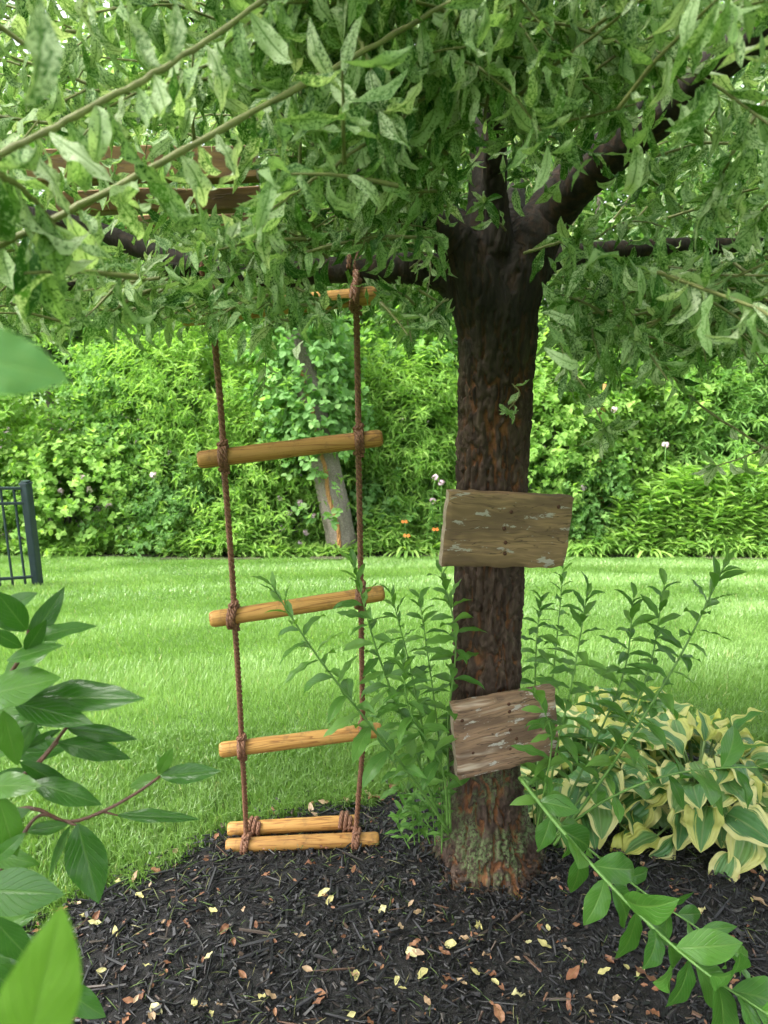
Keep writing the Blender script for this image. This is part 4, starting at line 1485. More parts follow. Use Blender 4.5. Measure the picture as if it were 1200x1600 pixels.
hosta((.64, 2.08), 66, .33, .16, 'yellow edged hosta clump directly right of the trunk', 1)
hosta((.98, 2.02), 96, .40, .18, 'largest yellow edged hosta clump at the right edge of the bed', 2)
hosta((.84, 2.30), 46, .30, .20, 'yellow edged hosta clump at the back, tops against the lawn', 3)

# ---------------------------------------------------------------- glossy shrub at the left edge
B_T = []
for k in range(6):
    r = np.random.default_rng(600 + k)
    B_T.append(leaf_tmpl(width=.39, nu=3, nv=14, bend=r.uniform(.0, .5), fold=r.uniform(.15, .4), wave=r.uniform(.02, .1), wfreq=2.5, twist=r.uniform(-.3, .3), roll=r.uniform(-.25, .0), peak=.45, sharp=.92, seed=k, side=r.uniform(-.06, .06)))
b_meshes = [tmpl_mesh('shrub_leaf', t, M['shrub']) for t in B_T]
shrub = empty('leafy_shrub', (-.62, .84, 0.0), 'glossy green shrub with red stems reaching in from the left edge', 'shrub')
# (base px, tip px, distance base, distance tip, relative width, facing)
SL = [
    (40, 1010, 100, 916, .80, .84, .8, (.8, -.7, .3)), (45, 1002, 148, 964, .80, .82, .95, (0, -.4, .9)), (42, 985, -8, 925, .80, .78, 1.2, (.3, -.9, .5)),
    (35, 1012, -20, 985, .80, .78, 1.0, (-.2, -.8, .6)), (40, 1018, 72, 972, .79, .77, .8, (.4, -.9, .2)), (10, 1032, 98, 1008, .79, .77, .7, (0, -.5, .8)),
    (-30, 1090, 92, 1050, .78, .76, 1.2, (0, -.6, .8)), (-15, 1065, 55, 1040, .80, .80, .6, (0, -.3, .9)), (40, 1092, 222, 1084, .80, .78, .75, (0, -.55, .8)),
    (20, 1098, 146, 1124, .79, .76, .8, (-.1, -.5, .8)), (35, 1132, 108, 1108, .82, .82, .9, (0, -.6, .8)), (104, 1138, 214, 1156, .83, .82, .6, (0, -.7, .7)),
    (90, 1160, 205, 1180, .82, .80, .75, (0, -.6, .8)), (96, 1140, 32, 1168, .82, .80, .6, (-.1, -.7, .7)), (5, 1110, 28, 1200, .78, .78, 1.0, (.2, -1, .3)),
    (60, 1120, 18, 1195, .80, .80, .7, (-.4, -.9, .2)), (250, 1214, 200, 1228, .88, .88, 1.1, (-.2, -.7, .7)), (250, 1212, 344, 1206, .88, .87, .8, (0, -.8, .6)),
    (248, 1210, 268, 1168, .88, .88, 1.0, (.2, -.9, .4)), (262, 1212, 240, 1178, .88, .89, .8, (-.2, -.9, .3)), (182, 1274, 312, 1276, .86, .85, .42, (0, -.5, .9)),
    (106, 1288, 34, 1302, .85, .84, .8, (0, -.9, .4)), (110, 1290, 70, 1376, .85, .84, .55, (-.6, -.8, .2)), (122, 1286, 150, 1414, .85, .81, 1.35, (0.05, -.95, .3)),
    (50, 1222, 160, 1252, .80, .78, .85, (0, -.6, .8)), (30, 1190, 125, 1238, .82, .82, .7, (0, -.6, .8)), (-25, 1228, 62, 1224, .79, .77, 1.0, (0, -.6, .8)),
    (-5, 1240, 30, 1340, .78, .77, 1.1, (.2, -1, .3)), (-40, 1390, 96, 1400, .74, .72, 1.15, (0, -.7, .7)), (-15, 1430, 52, 1510, .72, .72, 1.1, (.1, -.9, .4)),
    (90, 1540, 168, 1588, .86, .86, 1.1, (0, -.8, .6)), (-10, 1345, 34, 1306, .76, .76, .9, (.2, -.9, .4)), (-20, 1180, 40, 1150, .84, .84, 1.0, (0, -.7, .7)),
    (-20, 1290, 45, 1262, .82, .82, 1.0, (0, -.7, .7)), (-30, 1330, 60, 1352, .80, .79, .9, (0, -.8, .6)), (-25, 1460, 40, 1432, .8, .8, 1.0, (0, -.8, .6)),
    (-20, 960, 40, 985, .82, .82, .9, (0, -.7, .7)), (-20, 1140, 50, 1120, .85, .85, .9, (0, -.7, .7)), (-30, 1500, 35, 1560, .78, .78, 1.0, (.1, -.9, .4)),
]
for k, (bx, by, tx, ty, d0, d1, w, nz) in enumerate(SL):
    a, b = P(bx, by, d0), P(tx, ty, d1)
    L = np.linalg.norm(b - a)
    place('leaf', b_meshes[k % len(b_meshes)], mat4(a, basis(b - a, np.array(nz, float)), L * np.array([w, 1.0, 1.0])), shrub)
rs = np.random.default_rng(5)
for k in range(26):
    bx, by = rs.uniform(-90, 25), rs.uniform(960, 1590)
    a = P(bx, by, rs.uniform(.86, 1.0))
    an = rs.uniform(-1.0, 1.2)
    d = np.array([math.cos(an) * .8, rs.uniform(-.3, .3), -math.sin(an) * .6])
    L = rs.uniform(.07, .105)
    place('leaf', b_meshes[k % len(b_meshes)], mat4(a, basis(d, np.array([rs.normal(0, .3), -.7, .7])), L * np.array([rs.uniform(.8, 1.15), 1, 1])), shrub)
for pts, r0 in (([(-40, 1260, .84), (50, 1200, .83), (105, 1135, .83), (122, 1115, .83)], .0030), ([(-60, 1300, .86), (40, 1262, .86), (104, 1284, .855), (160, 1268, .86), (215, 1238, .87), (250, 1213, .88)], .0030),
                ([(-40, 1110, .82), (10, 1060, .81), (40, 1012, .80), (44, 985, .80)], .0030), ([(-40, 1420, .80), (20, 1330, .82), (60, 1275, .85), (104, 1284, .855)], .0032),
                ([(104, 1284, .855), (115, 1288, .85), (124, 1290, .85)], .002), ([(60, 1195, .83), (85, 1165, .82), (92, 1160, .82)], .002), ([(-60, 1600, .84), (40, 1560, .86), (95, 1542, .86)], .0026),
                ([(160, 1268, .86), (184, 1274, .86)], .0018), ([(-30, 1110, .80), (20, 1098, .80), (42, 1092, .80)], .002)):
    path = catmull([P(*q) for q in pts], 20)
    obj('stem', MB().add(*tube(path, np.linspace(r0, r0 * .6, 20), 7)).mesh('stem'), M['redstem'], shrub)
# woody stems down to the ground, out of view at the left
for x, y, tx, ty, tz in ((-.70, .80, *P(-40, 1260, .84)), (-.66, .90, *P(-60, 1600, .84)), (-.74, .86, *P(-40, 1420, .80)), (-.72, .78, *P(-40, 1110, .82))):
    path = catmull([(x, y, 0.0), ((x + tx) / 2 - .05, (y + ty) / 2, tz * .5), (tx, ty, tz)], 20)
    obj('stem', MB().add(*tube(path, np.linspace(.008, .0036, 20), 8)).mesh('stem'), M['redstem'], shrub)

# two leaves very near the viewer, each on its own branch
N_T = leaf_tmpl(width=.62, nu=5, nv=18, bend=.25, fold=.12, wave=.05, roll=-.1, peak=.42, sharp=.85, seed=3)
n_mesh = tmpl_mesh('near_leaf', N_T, M['near_leaf'])
M['near_cool'] = m_leaf('near_leaf_cool', [(0, (0.07, 0.22, 0.06)), (1, (0.10, 0.27, 0.07))], 0.3, 7, 0.45, 0.4, spec=.3, blot=.5)
n_mesh2 = tmpl_mesh('near_leaf', N_T, M['near_cool'])
for lab, base, tip_, nz, w, stem_pts in (
        ('single bright out of focus leaf poking in at the left below the crown', (-95, 548, .26), (106, 584, .265), (.05, -.8, .55), 1.0, [(-420, 700, .42), (-250, 600, .28), (-95, 548, .26)]),
        ('large bright blurred leaf standing up in the lower left corner', (30, 1680, .24), (97, 1436, .245), (.45, -.9, .2), .68, [(-350, 1900, .5), (-100, 1790, .28), (30, 1680, .24)])):
    a, b = P(*base), P(*tip_)
    root = empty('leaf_sprig', P(*stem_pts[0]), lab, 'sprig')
    place('leaf', n_mesh if w < 1 else n_mesh2, mat4(a, basis(b - a, np.array(nz)), np.linalg.norm(b - a) * np.array([w, 1, 1])), root)
    path = catmull([P(*q) for q in stem_pts], 14)
    obj('stem', MB().add(*tube(path, np.linspace(.003, .0015, 14), 7)).mesh('stem'), M['stem'], root)

# ---------------------------------------------------------------- fallen leaves
F_T = []
for k in range(6):
    r = np.random.default_rng(700 + k)
    F_T.append(leaf_tmpl(width=r.uniform(.38, .6), nu=2, nv=8, bend=r.uniform(-.8, .8), fold=r.uniform(-.2, .5), wave=r.uniform(.15, .5), wfreq=2, twist=r.uniform(-.8, .8), roll=r.uniform(-.2, .5), peak=.47, sharp=.8, seed=k))


def m_dead(name, stops):
    s = NT(name)
    u, v, r = s.leaf_coords()
    n = s.noise(s.comb(u, s.math('MULTIPLY', v, 3.0), s.math('MULTIPLY', r, 30.0)), 2.5, 4, .6)
    col = s.ramp(s.math('FRACT', s.math('ADD', s.math('MULTIPLY', n, .5), s.math('MULTIPLY', r, .5))), stops)
    mid = s.math('SUBTRACT', 1.0, s.step(s.math('ABSOLUTE', u), .03, .12))
    col = s.mix(s.math('MULTIPLY', mid, .4), col, (.25, .2, .08))
    s.bump(n, .4, .002)
    return s.leaf_out(col, .55, .2, (1, 1, .8))


DEAD = {'pale yellow': m_dead('dead_yellow', [(0, (.42, .36, .12)), (.5, (.55, .50, .22)), (1, (.66, .60, .36))]),
        'russet brown': m_dead('dead_brown', [(0, (.10, .038, .02)), (.5, (.24, .10, .05)), (1, (.36, .19, .10))]),
        'tan': m_dead('dead_tan', [(0, (.30, .19, .10)), (.5, (.42, .28, .17)), (1, (.52, .40, .27))])}
F_M = {c: [tmpl_mesh('fallen_leaf', t, m) for t in F_T] for c, m in DEAD.items()}


def on_bed(px, py):
    d = P(px, py, 1.0) - CAM
    t = -(CAM[2] - .035) / d[2]
    p = CAM + d * t
    p[2] += float(ground_z(p[0], p[1]))
    return p


def fallen(p, col, s, r, label, group):
    az = r.uniform(0, 6.28)
    d = np.array([math.cos(az), math.sin(az), r.uniform(-.15, .25)])
    nz = unit(np.array([r.normal(0, .25), r.normal(0, .25), 1]))
    o = bpy.data.objects.new('fallen_leaf', F_M[col][r.integers(6)])
    COL.objects.link(o)
    o.matrix_basis = mat4(p - d * s * .5, basis(d, nz), s)
    tag(o, label, 'leaf', group)


rf = np.random.default_rng(77)
KEY = [(740, 1522, 'pale yellow', .040, 'bright yellow fallen leaf, the largest yellow one in front of the trunk'), (642, 1486, 'pale yellow', .036, 'long pale cream fallen leaf on the mulch left of the trunk foot'),
       (748, 1442, 'pale yellow', .028, 'round pale fallen leaf on the mulch just in front of the trunk'), (410, 1558, 'pale yellow', .034, 'greenish yellow fallen leaf below the ladder'),
       (243, 1577, 'pale yellow', .036, 'yellow fallen leaf on the mulch near the lower left shrub'), (895, 1522, 'russet brown', .050, 'curled tan brown fallen leaf right of the trunk'),
       (1008, 1525, 'russet brown', .058, 'large ribbed brown fallen leaf under the arching sucker'), (1190, 1412, 'tan', .060, 'big orange tan fallen leaf under the hosta at the right edge'),
       (780, 1582, 'russet brown', .045, 'crumpled dark brown fallen leaf at the bottom edge'), (597, 1420, 'pale yellow', .030, 'pale curved fallen leaf between the bottom rung and the trunk'),
       (857, 1450, 'pale yellow', .026, 'yellow fallen leaf on the mulch right of the trunk foot'), (555, 1523, 'tan', .032, 'tan fallen leaf standing on edge on the mulch')]
for px, py, c, s, lab in KEY:
    fallen(on_bed(px, py), c, s, rf, lab, 'single fallen leaves')
more = [(672, 1438), (690, 1485), (645, 1474), (570, 1481), (620, 1530), (330, 1582), (960, 1573), (900, 1445), (875, 1470), (850, 1476), (925, 1560), (185, 1376), (180, 1456), (255, 1440), (318, 1500), (290, 1406), (505, 1322), (515, 1405),
        (150, 1432), (130, 1430), (218, 1400), (700, 1530), (722, 1535), (660, 1520), (430, 1470), (480, 1515), (600, 1455), (350, 1450), (365, 1470)]
for k in range(95):
    x, y = rf.uniform(60, 1190), rf.uniform(1340, 1600)
    more.append((x, y))
for px, py in more:
    p = on_bed(px, py)
    if p[1] > bed_edge(p[0]) - .01 or math.hypot(p[0] - .28, p[1] - 1.78) < .15: continue
    c = ['pale yellow', 'russet brown', 'tan'][rf.choice(3, p=[.30, .42, .28])]
    fallen(p, c, rf.uniform(.014, .034) * (1.15 if c == 'pale yellow' else 1.05), rf, 'small %s fallen leaf lying on the dark mulch' % c, 'small %s fallen leaves on the mulch' % c)
for k in range(26):                                           # drift along the edge of the bed
    x = rf.uniform(-.95, .25)
    y = bed_edge(x) - rf.uniform(-.03, .09)
    fallen(np.array([x, y, float(ground_z(x, y)) + .035]), 'russet brown' if rf.random() < .7 else 'tan', rf.uniform(.022, .042), rf, 'dry brown fallen leaf caught along the edge of the lawn', 'fallen leaves along the lawn edge')

r = np.random.default_rng(91)                                  # crumbs of dead leaf, too many to count
n = 850
x = r.uniform(-1.3, 1.5, n)
y = r.uniform(1.0, 2.4, n)
k = (y < bed_edge(x)) & (fbm(np.stack([x * 5, y * 5, 0 * x], -1), 2, 44) > r.uniform(.3, .62, n))
x, y = x[k], y[k]
n = len(x)
az = r.uniform(0, 6.28, n)
mb = MB()
mb.add(*stamp(F_T[0], np.stack([x, y, ground_z(x, y) + .036], -1), basis(np.stack([np.cos(az), np.sin(az), r.normal(0, .3, n)], -1), unit(np.stack([r.normal(0, .5, n), r.normal(0, .5, n), np.ones(n)], -1))), r.uniform(.006, .02, n), r.random(n)))
tag(obj('leaf_litter', mb.mesh('leaf_litter'), DEAD['russet brown']), 'reddish brown crumbs of dead leaf strewn over the mulch', 'litter', kind='stuff')

# ---------------------------------------------------------------- iron fence
FB = P(60, 921, 7.0)
FB[2] = float(ground_z(FB[0], FB[1]))
fence = empty('metal_fence', FB, 'black metal picket fence ending in a thick post at the left edge', 'fence')
FH = P(42, 755, 7.0)[2] - FB[2]


def prism(a, b, w, d=None, bevel=.12):
    """a square bar from a to b"""
    d = d or w
    ax = unit(b - a)
    s = unit(np.cross(ax, np.array([.25, .95, .17]))) if abs(ax[2]) > .8 else unit(np.cross(ax, np.array([0, 0, 1.0])))
    t = np.cross(s, ax)
    q = [(-.5, -.5 + bevel), (-.5, .5 - bevel), (-.5 + bevel, .5), (.5 - bevel, .5), (.5, .5 - bevel), (.5, -.5 + bevel), (.5 - bevel, -.5), (-.5 + bevel, -.5)]
    V = np.array([e + s * x * w + t * y * d for e in (a, b) for x, y in q])
    n = 8
    Q = [(k, (k + 1) % n, n + (k + 1) % n, n + k) for k in range(n)]
    Q += [(0, 1, 2, 3), (0, 3, 4, 7), (4, 5, 6, 7), (11, 10, 9, 8), (15, 12, 11, 8), (15, 14, 13, 12)]
    return V, np.array(Q)


def bar(name, a, b, w, d=None, parent=fence):
    V, q = prism(np.asarray(a, float), np.asarray(b, float), w, d)
    return obj(name, MB().add(V, q).mesh(name, False), M['iron'], parent)


dirA = unit(np.array([-.80, -.60, 0]))                        # runs left and towards the viewer


def fence_run(direction, L, n):
    def gz(t):
        p = FB + direction * t
        return np.array([p[0], p[1], float(ground_z(p[0], p[1]))])
    up = np.array([0, 0, 1.0])
    slope = (gz(L) - gz(0)) / L
    for h in (FH - .05, FH - .20, .10):
        bar('rail', gz(0.03) + up * h, gz(L) + up * h, .032, .028)
    for k in range(1, n + 1):
        t = k * .112
        bar('picket', gz(t) + up * .03, gz(t) + up * (FH - .035), .019)
    e = gz(L)
    bar('post', e - up * .05, e + up * FH, .075)


post = bar('post', FB - [0, 0, .06], FB + [0, 0, FH - .012], .086)
capb = FB + np.array([0, 0, FH])
bar('post_cap', capb - [0, 0, .012], capb + [0, 0, .006], .100, parent=post)
bar('post_cap', capb + [0, 0, .0065], capb + [0, 0, .024], .070, parent=post)
fence_run(dirA, 1.8, 15)

# ---------------------------------------------------------------- the thicket beyond the lawn
DIA = (np.array([[0, 0, 0], [.36, .42, .10], [0, 1, -.14], [-.36, .42, .10]], float), None, np.array([[0, 1, 2], [0, 2, 3]]), np.array([[0, 0], [1, .5], [0, 1], [-1, .5]], float))
LANCE = (np.array([[0, 0, 0], [.13, .38, .05], [0, 1, -.22], [-.13, .38, .05]], float), None, np.array([[0, 1, 2], [0, 2, 3]]), DIA[3])
ROUND = (np.array([[0, 0, 0], [.40, .25, .06], [.34, .72, .02], [0, 1, -.10], [-.34, .72, .02], [-.40, .25, .06]], float), None, np.array([[0, 1, 2], [0, 2, 3], [0, 3, 4], [0, 4, 5]]), np.array([[0, 0], [1, .3], [1, .7], [0, 1], [-1, .7], [-1, .3]], float))


def clumps(mb, C, S, tmpl, per, ll, stem, r, droop=.25, rbase=None):
    """leaves along short shoots: C = shoot base, S = shoot direction"""
    n = len(C)
    f = np.tile((np.arange(per) + .5) / per, n) + r.uniform(-.05, .05, n * per)
    T = np.repeat(unit(S), per, 0)
    A = unit(np.cross(T, np.array([.13, .21, .97])))
    B = np.cross(T, A)
    az = np.tile(np.arange(per) * 2.4, n) + np.repeat(r.uniform(0, 6.28, n), per)
    side = A * np.cos(az)[:, None] + B * np.sin(az)[:, None]
    p = np.repeat(C, per, 0) + T * (f * stem)[:, None] + np.array([0, 0, -1.0]) * (droop * stem * f * f)[:, None]
    d = unit(T * .55 + side * .85 + np.array([0, 0, -droop]) + r.normal(0, .18, (n * per, 3)))
    nz = unit(np.array([0, 0, 1.0]) + T * .45 + r.normal(0, .28, (n * per, 3)))
    s = ll * r.uniform(.65, 1.25, n * per)
    rb = np.repeat(r.random(n) if rbase is None else rbase, per)
    rn = np.clip(.6 * rb + .4 * r.random(n * per), 0, .995)
    mb.add(*stamp(tmpl, p, basis(d, nz), s, rn))


def crown_shape(c, rad, n, r, lobes=7, low=-.75):
    """points and outward directions on an uneven, lobed crown"""
    d = unit(r.normal(0, 1, (n * 2, 3)))
    d = d[d[:, 2] > low][:n]
    L = unit(r.normal(0, 1, (lobes, 3)))
    b = np.max(d @ L.T, 1)
    depth = r.uniform(.30, 1.0, len(d)) ** .6
    depth = np.where(r.random(len(d)) < .10, r.uniform(1.05, 1.35, len(d)), depth)
    rr = (.68 + .42 * sstep(.35, 1.0, b)) * depth * (.85 + .3 * fbm(d * 3 + c[0], 2, int(abs(c[0] * 10))))
    return c + d * rr[:, None] * rad, unit(d * [1, 1, .6] + np.array([0, 0, .45]) + r.normal(0, .3, d.shape))


def bush(name, px, D, w, h, mi, tmpl, ll, n, per, label, seed, base_h=0.0, cat='bush', group='bushes beyond the lawn', trunk_r=0.0, dx=0.0, stem=.22, droop=.25):
    r = np.random.default_rng(seed)
    x = (px - 600) / FPX * (D * CP + 2.9 * SP) + dx
    g = float(ground_z(x, D))
    root = empty(name, (x, D, g), label, cat, group)
    c = np.array([x, D, g + base_h + (h - base_h) * .5])
    C, S = crown_shape(c, np.array([w / 2, w / 2 * .9, (h - base_h) * .52]), n, r)
    C[:, 2] = np.maximum(C[:, 2], g + .05)
    mb = MB()
    clumps(mb, C, S, tmpl, per, ll, stem, r, droop)
    obj('crown' if trunk_r else 'foliage', mb.mesh('foliage', False), BGMAT[mi], root)['kind'] = 'stuff'
    k = 5 if not trunk_r else 1
    if trunk_r:
        top = c + np.array([r.normal(0, .2), r.normal(0, .2), (h - base_h) * .2])
        path = catmull([(x, D, g - .1), (x + r.normal(0, .12), D, g + h * .3), top], 16)
        obj('trunk', MB().add(*tube(path, np.linspace(trunk_r, trunk_r * .4, 16), 12)).mesh('trunk'), M['farbark'], root)
    for q in range(5):
        t = C[r.integers(len(C))]
        st = np.array([x + r.normal(0, .12), D + r.normal(0, .1), g - .05]) if not trunk_r else path[6 + q]
        pth = catmull([st, (st + t) / 2 + r.normal(0, .08, 3) + [0, 0, .1], t], 10)
        obj('stem', MB().add(*tube(pth, np.linspace(.022 if not trunk_r else trunk_r * .35, .006, 10), 6)).mesh('stem'), M['limb'], root)
    return root


BUSH = [
    (-70, 11.2, 3.2, 3.3, 1, DIA, .15, 700, 9, 'rounded green bush behind the metal fence'),
    (120, 10.9, 2.3, 1.9, 1, ROUND, .105, 520, 9, 'low bright bramble bush right beside the fence post'),
    (215, 11.8, 2.5, 3.9, 0, DIA, .12, 640, 10, 'tall leafy bush with dark gaps left of the ladder'),
    (330, 11.5, 2.4, 4.1, 1, LANCE, .16, 900, 10, 'airy yellow green willow bush seen behind the left ladder rope'),
    (420, 11.0, 2.4, 2.5, 1, LANCE, .15, 800, 10, 'soft fine leaved bush seen between the ladder ropes'),
    (500, 12.1, 2.2, 4.3, 2, ROUND, .13, 560, 9, 'pale grey green leafy bush around the leaning trunk top'),
    (640, 11.2, 2.2, 2.9, 1, LANCE, .17, 620, 10, 'green bush between the right ladder rope and the willow trunk'),
    (690, 12.4, 2.6, 4.2, 0, ROUND, .15, 600, 9, 'taller bush just left of the willow trunk, behind the others'),
    (870, 11.1, 2.1, 3.0, 1, DIA, .12, 620, 10, 'feathery green bush just right of the willow trunk'),
    (985, 11.9, 2.5, 3.9, 1, DIA, .155, 640, 10, 'high green bush behind the drooping spray right of the trunk'),
    (1110, 11.3, 2.3, 3.2, 0, LANCE, .18, 640, 10, 'wide green bush above the tall weeds'),
    (1230, 11.8, 2.6, 4.2, 3, DIA, .13, 640, 10, 'dark green bush at the far right edge of the lawn'),
    (300, 10.7, 1.9, 1.3, 3, DIA, .11, 380, 9, 'low dark bush with pinkish flowers in front at the lawn edge'),
    (590, 10.8, 1.0, 1.1, 2, ROUND, .10, 240, 9, 'small pale bush at the foot of the leaning trunk'),
    (900, 10.7, 1.3, 1.5, 3, DIA, .10, 300, 9, 'small dark bush by the thin reddish stem'),
]
for k, (px, D, w, h, mi, tm, ll, n, per, lab) in enumerate(BUSH):
    bush('bush', px, D, w * 1.05, h, mi, tm, ll * .78, int(n * 1.95), per, lab, 800 + k, stem=.30)
TREES = [
    (-170, 14.5, 5.0, 9.5, 3, 'tall dark tree behind the fence at the far left'), (90, 15.5, 4.6, 8.5, 0, 'tall green tree behind the bramble by the fence'),
    (290, 14.2, 4.4, 9.5, 3, 'tall tree standing behind the left ladder rope'), (500, 15.5, 4.8, 9.0, 0, 'tall tree straight behind the ladder'),
    (700, 14.4, 4.4, 9.5, 3, 'tall dark tree hidden behind the willow trunk'), (900, 15.4, 4.8, 9.0, 0, 'tall tree behind the right hand bushes'),
    (1090, 14.3, 4.6, 9.5, 3, 'tall tree behind the tall weeds'), (1300, 15.0, 5.0, 9.5, 0, 'tall green tree at the far right beyond the lawn'),
]
for k, (px, D, w, h, mi, lab) in enumerate(TREES):
    bush('background_tree', px, D, w, h, mi, DIA, .165, 1400, 9, lab, 900 + k, base_h=1.2, cat='tree', group='trees behind the bushes', trunk_r=.13, stem=.4)
# the wood behind them, one mass
r = np.random.default_rng(33)
mb = MB()
n = 7200
C = np.stack([r.uniform(-22, 22, n), r.uniform(18.5, 23, n), r.uniform(-2.5, 9.5, n)], -1)
C[:, 2] -= 2.0 * vnoise(np.stack([C[:, 0] * .5, C[:, 1] * .3, 0 * C[:, 0]], -1)) * (C[:, 2] > 4)
clumps(mb, C, unit(np.stack([r.normal(0, .6, n), r.normal(-.6, .5, n), r.normal(.5, .3, n)], -1)), DIA, 9, .28, .5, r)
tag(obj('woodland', mb.mesh('woodland', False), BGMAT[3]), 'green wood closing off the view behind the trees', 'woodland', kind='stuff')

# leaning grey trunk with a vine up its front
lt = empty('leaning_tree', P(538, 872, 10.1), 'leaning grey tree trunk with an orange brown vine climbing it, behind the ladder', 'tree')
lt.location.z = float(ground_z(lt.location.x, 10.1))
path = catmull([P(546, 905, 10.1), P(535, 855, 10.1), P(520, 780, 10.12), P(504, 708, 10.15), P(489, 640, 10.25), P(466, 540, 10.5), P(436, 400, 10.9)], 90)
rad = np.interp(np.linspace(0, 1, 90), [0, .1, .3, .6, 1], [.25, .22, .205, .19, .11])


def far_fn(p, a):
    n, m = len(p), len(a)
    Q = np.stack([np.tile(np.cos(a), n) * 6, np.tile(np.sin(a), n) * 6, np.repeat(p[:, 2], m) * 1.3], -1)
    return (np.abs(fbm(Q, 3, 5) - .5) * 2 - .3).reshape(n, m) * .045


obj('trunk', MB().add(*tube(path, rad, 72, True, far_fn)).mesh('trunk'), M['farbark'], lt)
T_, A_, B_ = frames(path)
front = path + np.array([-.04, -1, 0.05]) * (rad * 1.02)[:, None]
vp = front[:70] + np.stack([.02 * np.sin(np.arange(70) * .35), 0 * np.arange(70), 0 * np.arange(70)], -1)
mb = MB()
for k in range(3):
    off = np.stack([.03 * np.sin(np.arange(70) * .8 + k * 2.1), -.02 * np.cos(np.arange(70) * .8 + k * 2.1), 0 * np.arange(70)], -1)
    mb.add(*tube(vp + off * .5, .017, 6))
obj('vine', mb.mesh('vine'), M['vine'], lt)
r = np.random.default_rng(51)
mb = MB()
n = 1300
i = 20 + (r.random(n) ** .9 * 68).astype(int)
az = r.uniform(0, 6.28, n)
rr = rad[i] * r.uniform(1.0, 1.9, n) + r.uniform(0, .5, n) * sstep(30, 70, i)
Dn = np.stack([np.cos(az), np.sin(az), r.normal(0, .3, n)], -1)
keepv = (i > 46) | (r.random(n) < .03)
clumps(mb, (path[i] + Dn * rr[:, None])[keepv], (Dn + [0, 0, .3])[keepv], ROUND, 7, .10, .2, r)
obj('ivy', mb.mesh('ivy', False), BGMAT[2], lt)['kind'] = 'stuff'

# thin reddish sapling at the right
sp_ = empty('sapling', P(938, 868, 10.6), 'thin reddish sapling stem right of the willow trunk at the lawn edge', 'sapling')
pth = catmull([P(936, 880, 10.6), P(940, 800, 10.6), P(938, 720, 10.65), P(945, 600, 10.8)], 30)
obj('stem', MB().add(*tube(pth, np.linspace(.055, .03, 30), 10)).mesh('stem'), M['vine'], sp_)
mb = MB()
r = np.random.default_rng(52)
clumps(mb, pth[r.integers(12, 30, 60)] + r.normal(0, .25, (60, 3)), r.normal(0, .5, (60, 3)) + [0, 0, .4], DIA, 8, .12, .2, r)
obj('crown', mb.mesh('crown', False), BGMAT[0], sp_)['kind'] = 'stuff'

# undergrowth along the edge and the tall weeds at the right
r = np.random.default_rng(61)
mb = MB()
n = 5200
x = r.uniform(-7, 7.5, n)
y = lawn_end(x) + np.abs(r.normal(0, .55, n)) + .02 + .35 * (vnoise(np.stack([x * 1.1, 0 * x, 0 * x], -1), 6) - .3)
z = ground_z(x, y)
ug = fbm(np.stack([x * 1.3, y * 1.3, 0 * x], -1), 3, 3)
hh = r.uniform(.0, .75, n) * sstep(.30, .75, ug) * (.25 + .75 * sstep(0, .7, y - lawn_end(x)))
clumps(mb, np.stack([x, y, z + hh], -1), np.stack([r.normal(0, .3, n), r.normal(-.25, .3, n), np.ones(n)], -1), LANCE, 6, .15, .20, r, .3)
tag(obj('undergrowth', mb.mesh('undergrowth', False), BGMAT[1]), 'low leafy undergrowth along the far edge of the lawn', 'undergrowth', kind='stuff')
mb = MB()
n = 420
x = r.uniform(3.35, 6.9, n)
y = lawn_end(x) + r.uniform(.25, 1.3, n)
H_ = r.uniform(.45, 1.0, n) * (.6 + .9 * vnoise(np.stack([x * 1.7, y * 1.7, 0 * x], -1), 14))
for lv in np.linspace(.12, 1.0, 9):
    C = np.stack([x + .10 * lv * np.sin(x * 31), y + .05 * lv * np.cos(y * 27), ground_z(x, y) + H_ * lv], -1)
    clumps(mb, C, np.stack([r.normal(0, .15, n), r.normal(-.05, .15, n), np.ones(n)], -1), LANCE, 5, .21, .12, r, .02, r.random(n) * .6 + .3)
tag(obj('tall_weeds', mb.mesh('tall_weeds', False), BGMAT[1]), 'bank of tall upright weeds with narrow leaves at the right', 'weeds', kind='stuff')

# day lilies at the edge of the beds
M['lily'] = m_simple_leaf('lily_petal', [(0, (.62, .14, .03)), (1, (.75, .26, .06))], .5, .3)
M['phlox'] = m_simple_leaf('phlox_petal', [(0, (.50, .34, .46)), (1, (.70, .55, .64))], .6, .3)
BL_T = leaf_tmpl(width=.09, nu=1, nv=7, bend=1.9, fold=.5, peak=.4, sharp=.5, seed=2)
PT = leaf_tmpl(width=.45, nu=1, nv=4, bend=1.2, fold=.2, peak=.6, sharp=.8, seed=4)


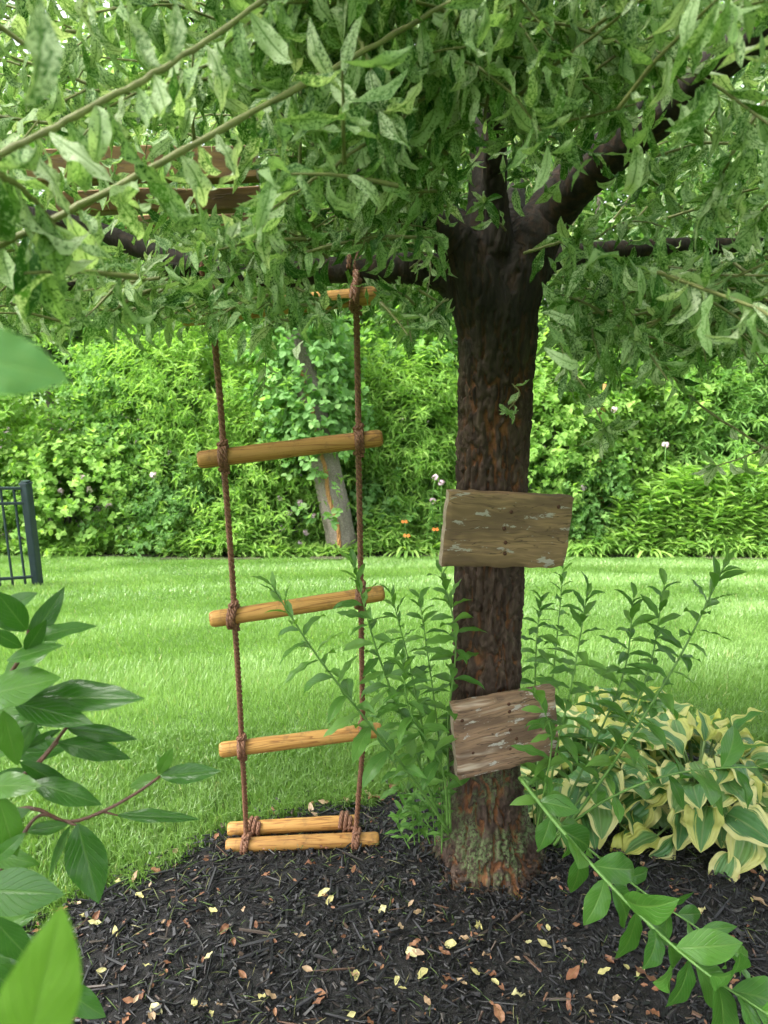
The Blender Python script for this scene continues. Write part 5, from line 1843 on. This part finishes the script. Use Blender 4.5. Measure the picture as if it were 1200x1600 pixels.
def lily(px, D, n, flowers, label, seed):
    r = np.random.default_rng(seed)
    b = P(px, 860, D)
    b[2] = float(ground_z(b[0], b[1])) + .02
    root = empty('day_lily', b, label, 'flower', 'day lilies at the far lawn edge')
    az = r.uniform(0, 6.28, n)
    el = r.uniform(.7, 1.4, n)
    d = np.stack([np.cos(az) * np.cos(el), np.sin(az) * np.cos(el), np.sin(el)], -1)
    nz = np.stack([-np.cos(az) * np.sin(el), -np.sin(az) * np.sin(el), np.cos(el)], -1)
    mb = MB()
    mb.add(*stamp(BL_T, b + np.stack([np.cos(az), np.sin(az), 0 * az], -1) * .05, basis(d, nz), r.uniform(.35, .6, n), r.random(n)))
    obj('foliage', mb.mesh('foliage'), BGMAT[1], root)['kind'] = 'stuff'
    for k in range(flowers):
        t = b + np.array([r.normal(0, .09), r.normal(-.08, .05), r.uniform(.30, .5)])
        obj('stem', MB().add(*tube(catmull([b, (b + t) / 2 + [0, 0, .04], t], 8), .006, 5)).mesh('stem'), M['stem'], root)
        mb = MB()
        a6 = np.arange(6) * 1.047
        dd = np.stack([np.cos(a6), np.sin(a6) * .7 - .5, np.full(6, .45)], -1)
        mb.add(*stamp(PT, np.repeat(t[None], 6, 0), basis(dd, np.tile([0, -.3, 1.0], (6, 1))), np.full(6, .06), r.random(6)))
        obj('flower', mb.mesh('flower'), M['lily'], root)


for k, (px, D, n, fl, lab) in enumerate([(638, 10.05, 34, 2, 'day lily with orange flowers left of the willow trunk'), (668, 10.2, 28, 1, 'day lily clump touching the left side of the willow trunk'),
                                         (905, 10.05, 34, 0, 'flowerless day lily clump right of the willow trunk'), (1012, 10.0, 30, 0, 'day lily clump in front of the tall weeds, nearer the trunk'),
                                         (1120, 10.0, 40, 1, 'day lily clump in front of the tall weeds near the right edge'), (1165, 10.1, 30, 0, 'day lily clump farthest right at the lawn edge')]):
    lily(px, D, n, fl, lab, 40 + k)


def phlox(px, py, D, label, seed):
    r = np.random.default_rng(seed)
    t = P(px, py, D)
    b = np.array([t[0] + r.normal(0, .08), t[1] + .05, float(ground_z(t[0], t[1] + .05))])
    root = empty('wildflower', b, label, 'flower', 'pale wildflowers in the thicket')
    pth = catmull([b, (b + t) / 2 + r.normal(0, .03, 3), t], 10)
    obj('stem', MB().add(*tube(pth, .007, 5)).mesh('stem'), M['stem'], root)
    mb = MB()
    n = 16
    d = unit(r.normal(0, 1, (n, 3)) + [0, -.4, .5])
    mb.add(*stamp(ROUND, t + d * .035, basis(np.cross(d, unit(r.normal(0, 1, (n, 3)))), d), np.full(n, .042), r.random(n)))
    obj('flower_head', mb.mesh('flower_head', False), M['phlox'], root)
    mb = MB()
    clumps(mb, pth[2:8], np.tile([0, -.3, 1.0], (6, 1)), LANCE, 4, .12, .1, r)
    obj('leaves', mb.mesh('leaves', False), BGMAT[0], root)['kind'] = 'stuff'


PH = [(128, 747), (95, 768), (170, 790), (195, 798), (205, 826), (140, 765), (440, 826), (452, 802), (468, 785), (492, 807), (436, 780), (420, 868), (470, 848), (400, 846), (270, 812), (240, 742), (60, 762),
      (478, 832), (690, 755), (676, 783), (912, 762), (1040, 695), (960, 640), (680, 746)]
for k, (px, py) in enumerate(PH):
    far = py < 720
    phlox(px, py, 10.15 if not far else 10.3, 'pinkish lilac wildflower in the undergrowth left of the leaning trunk' if px < 330 else 'mauve wildflower beside the foot of the leaning trunk' if px < 560 else 'small white pink wildflower in the bushes round the willow trunk', 60 + k)
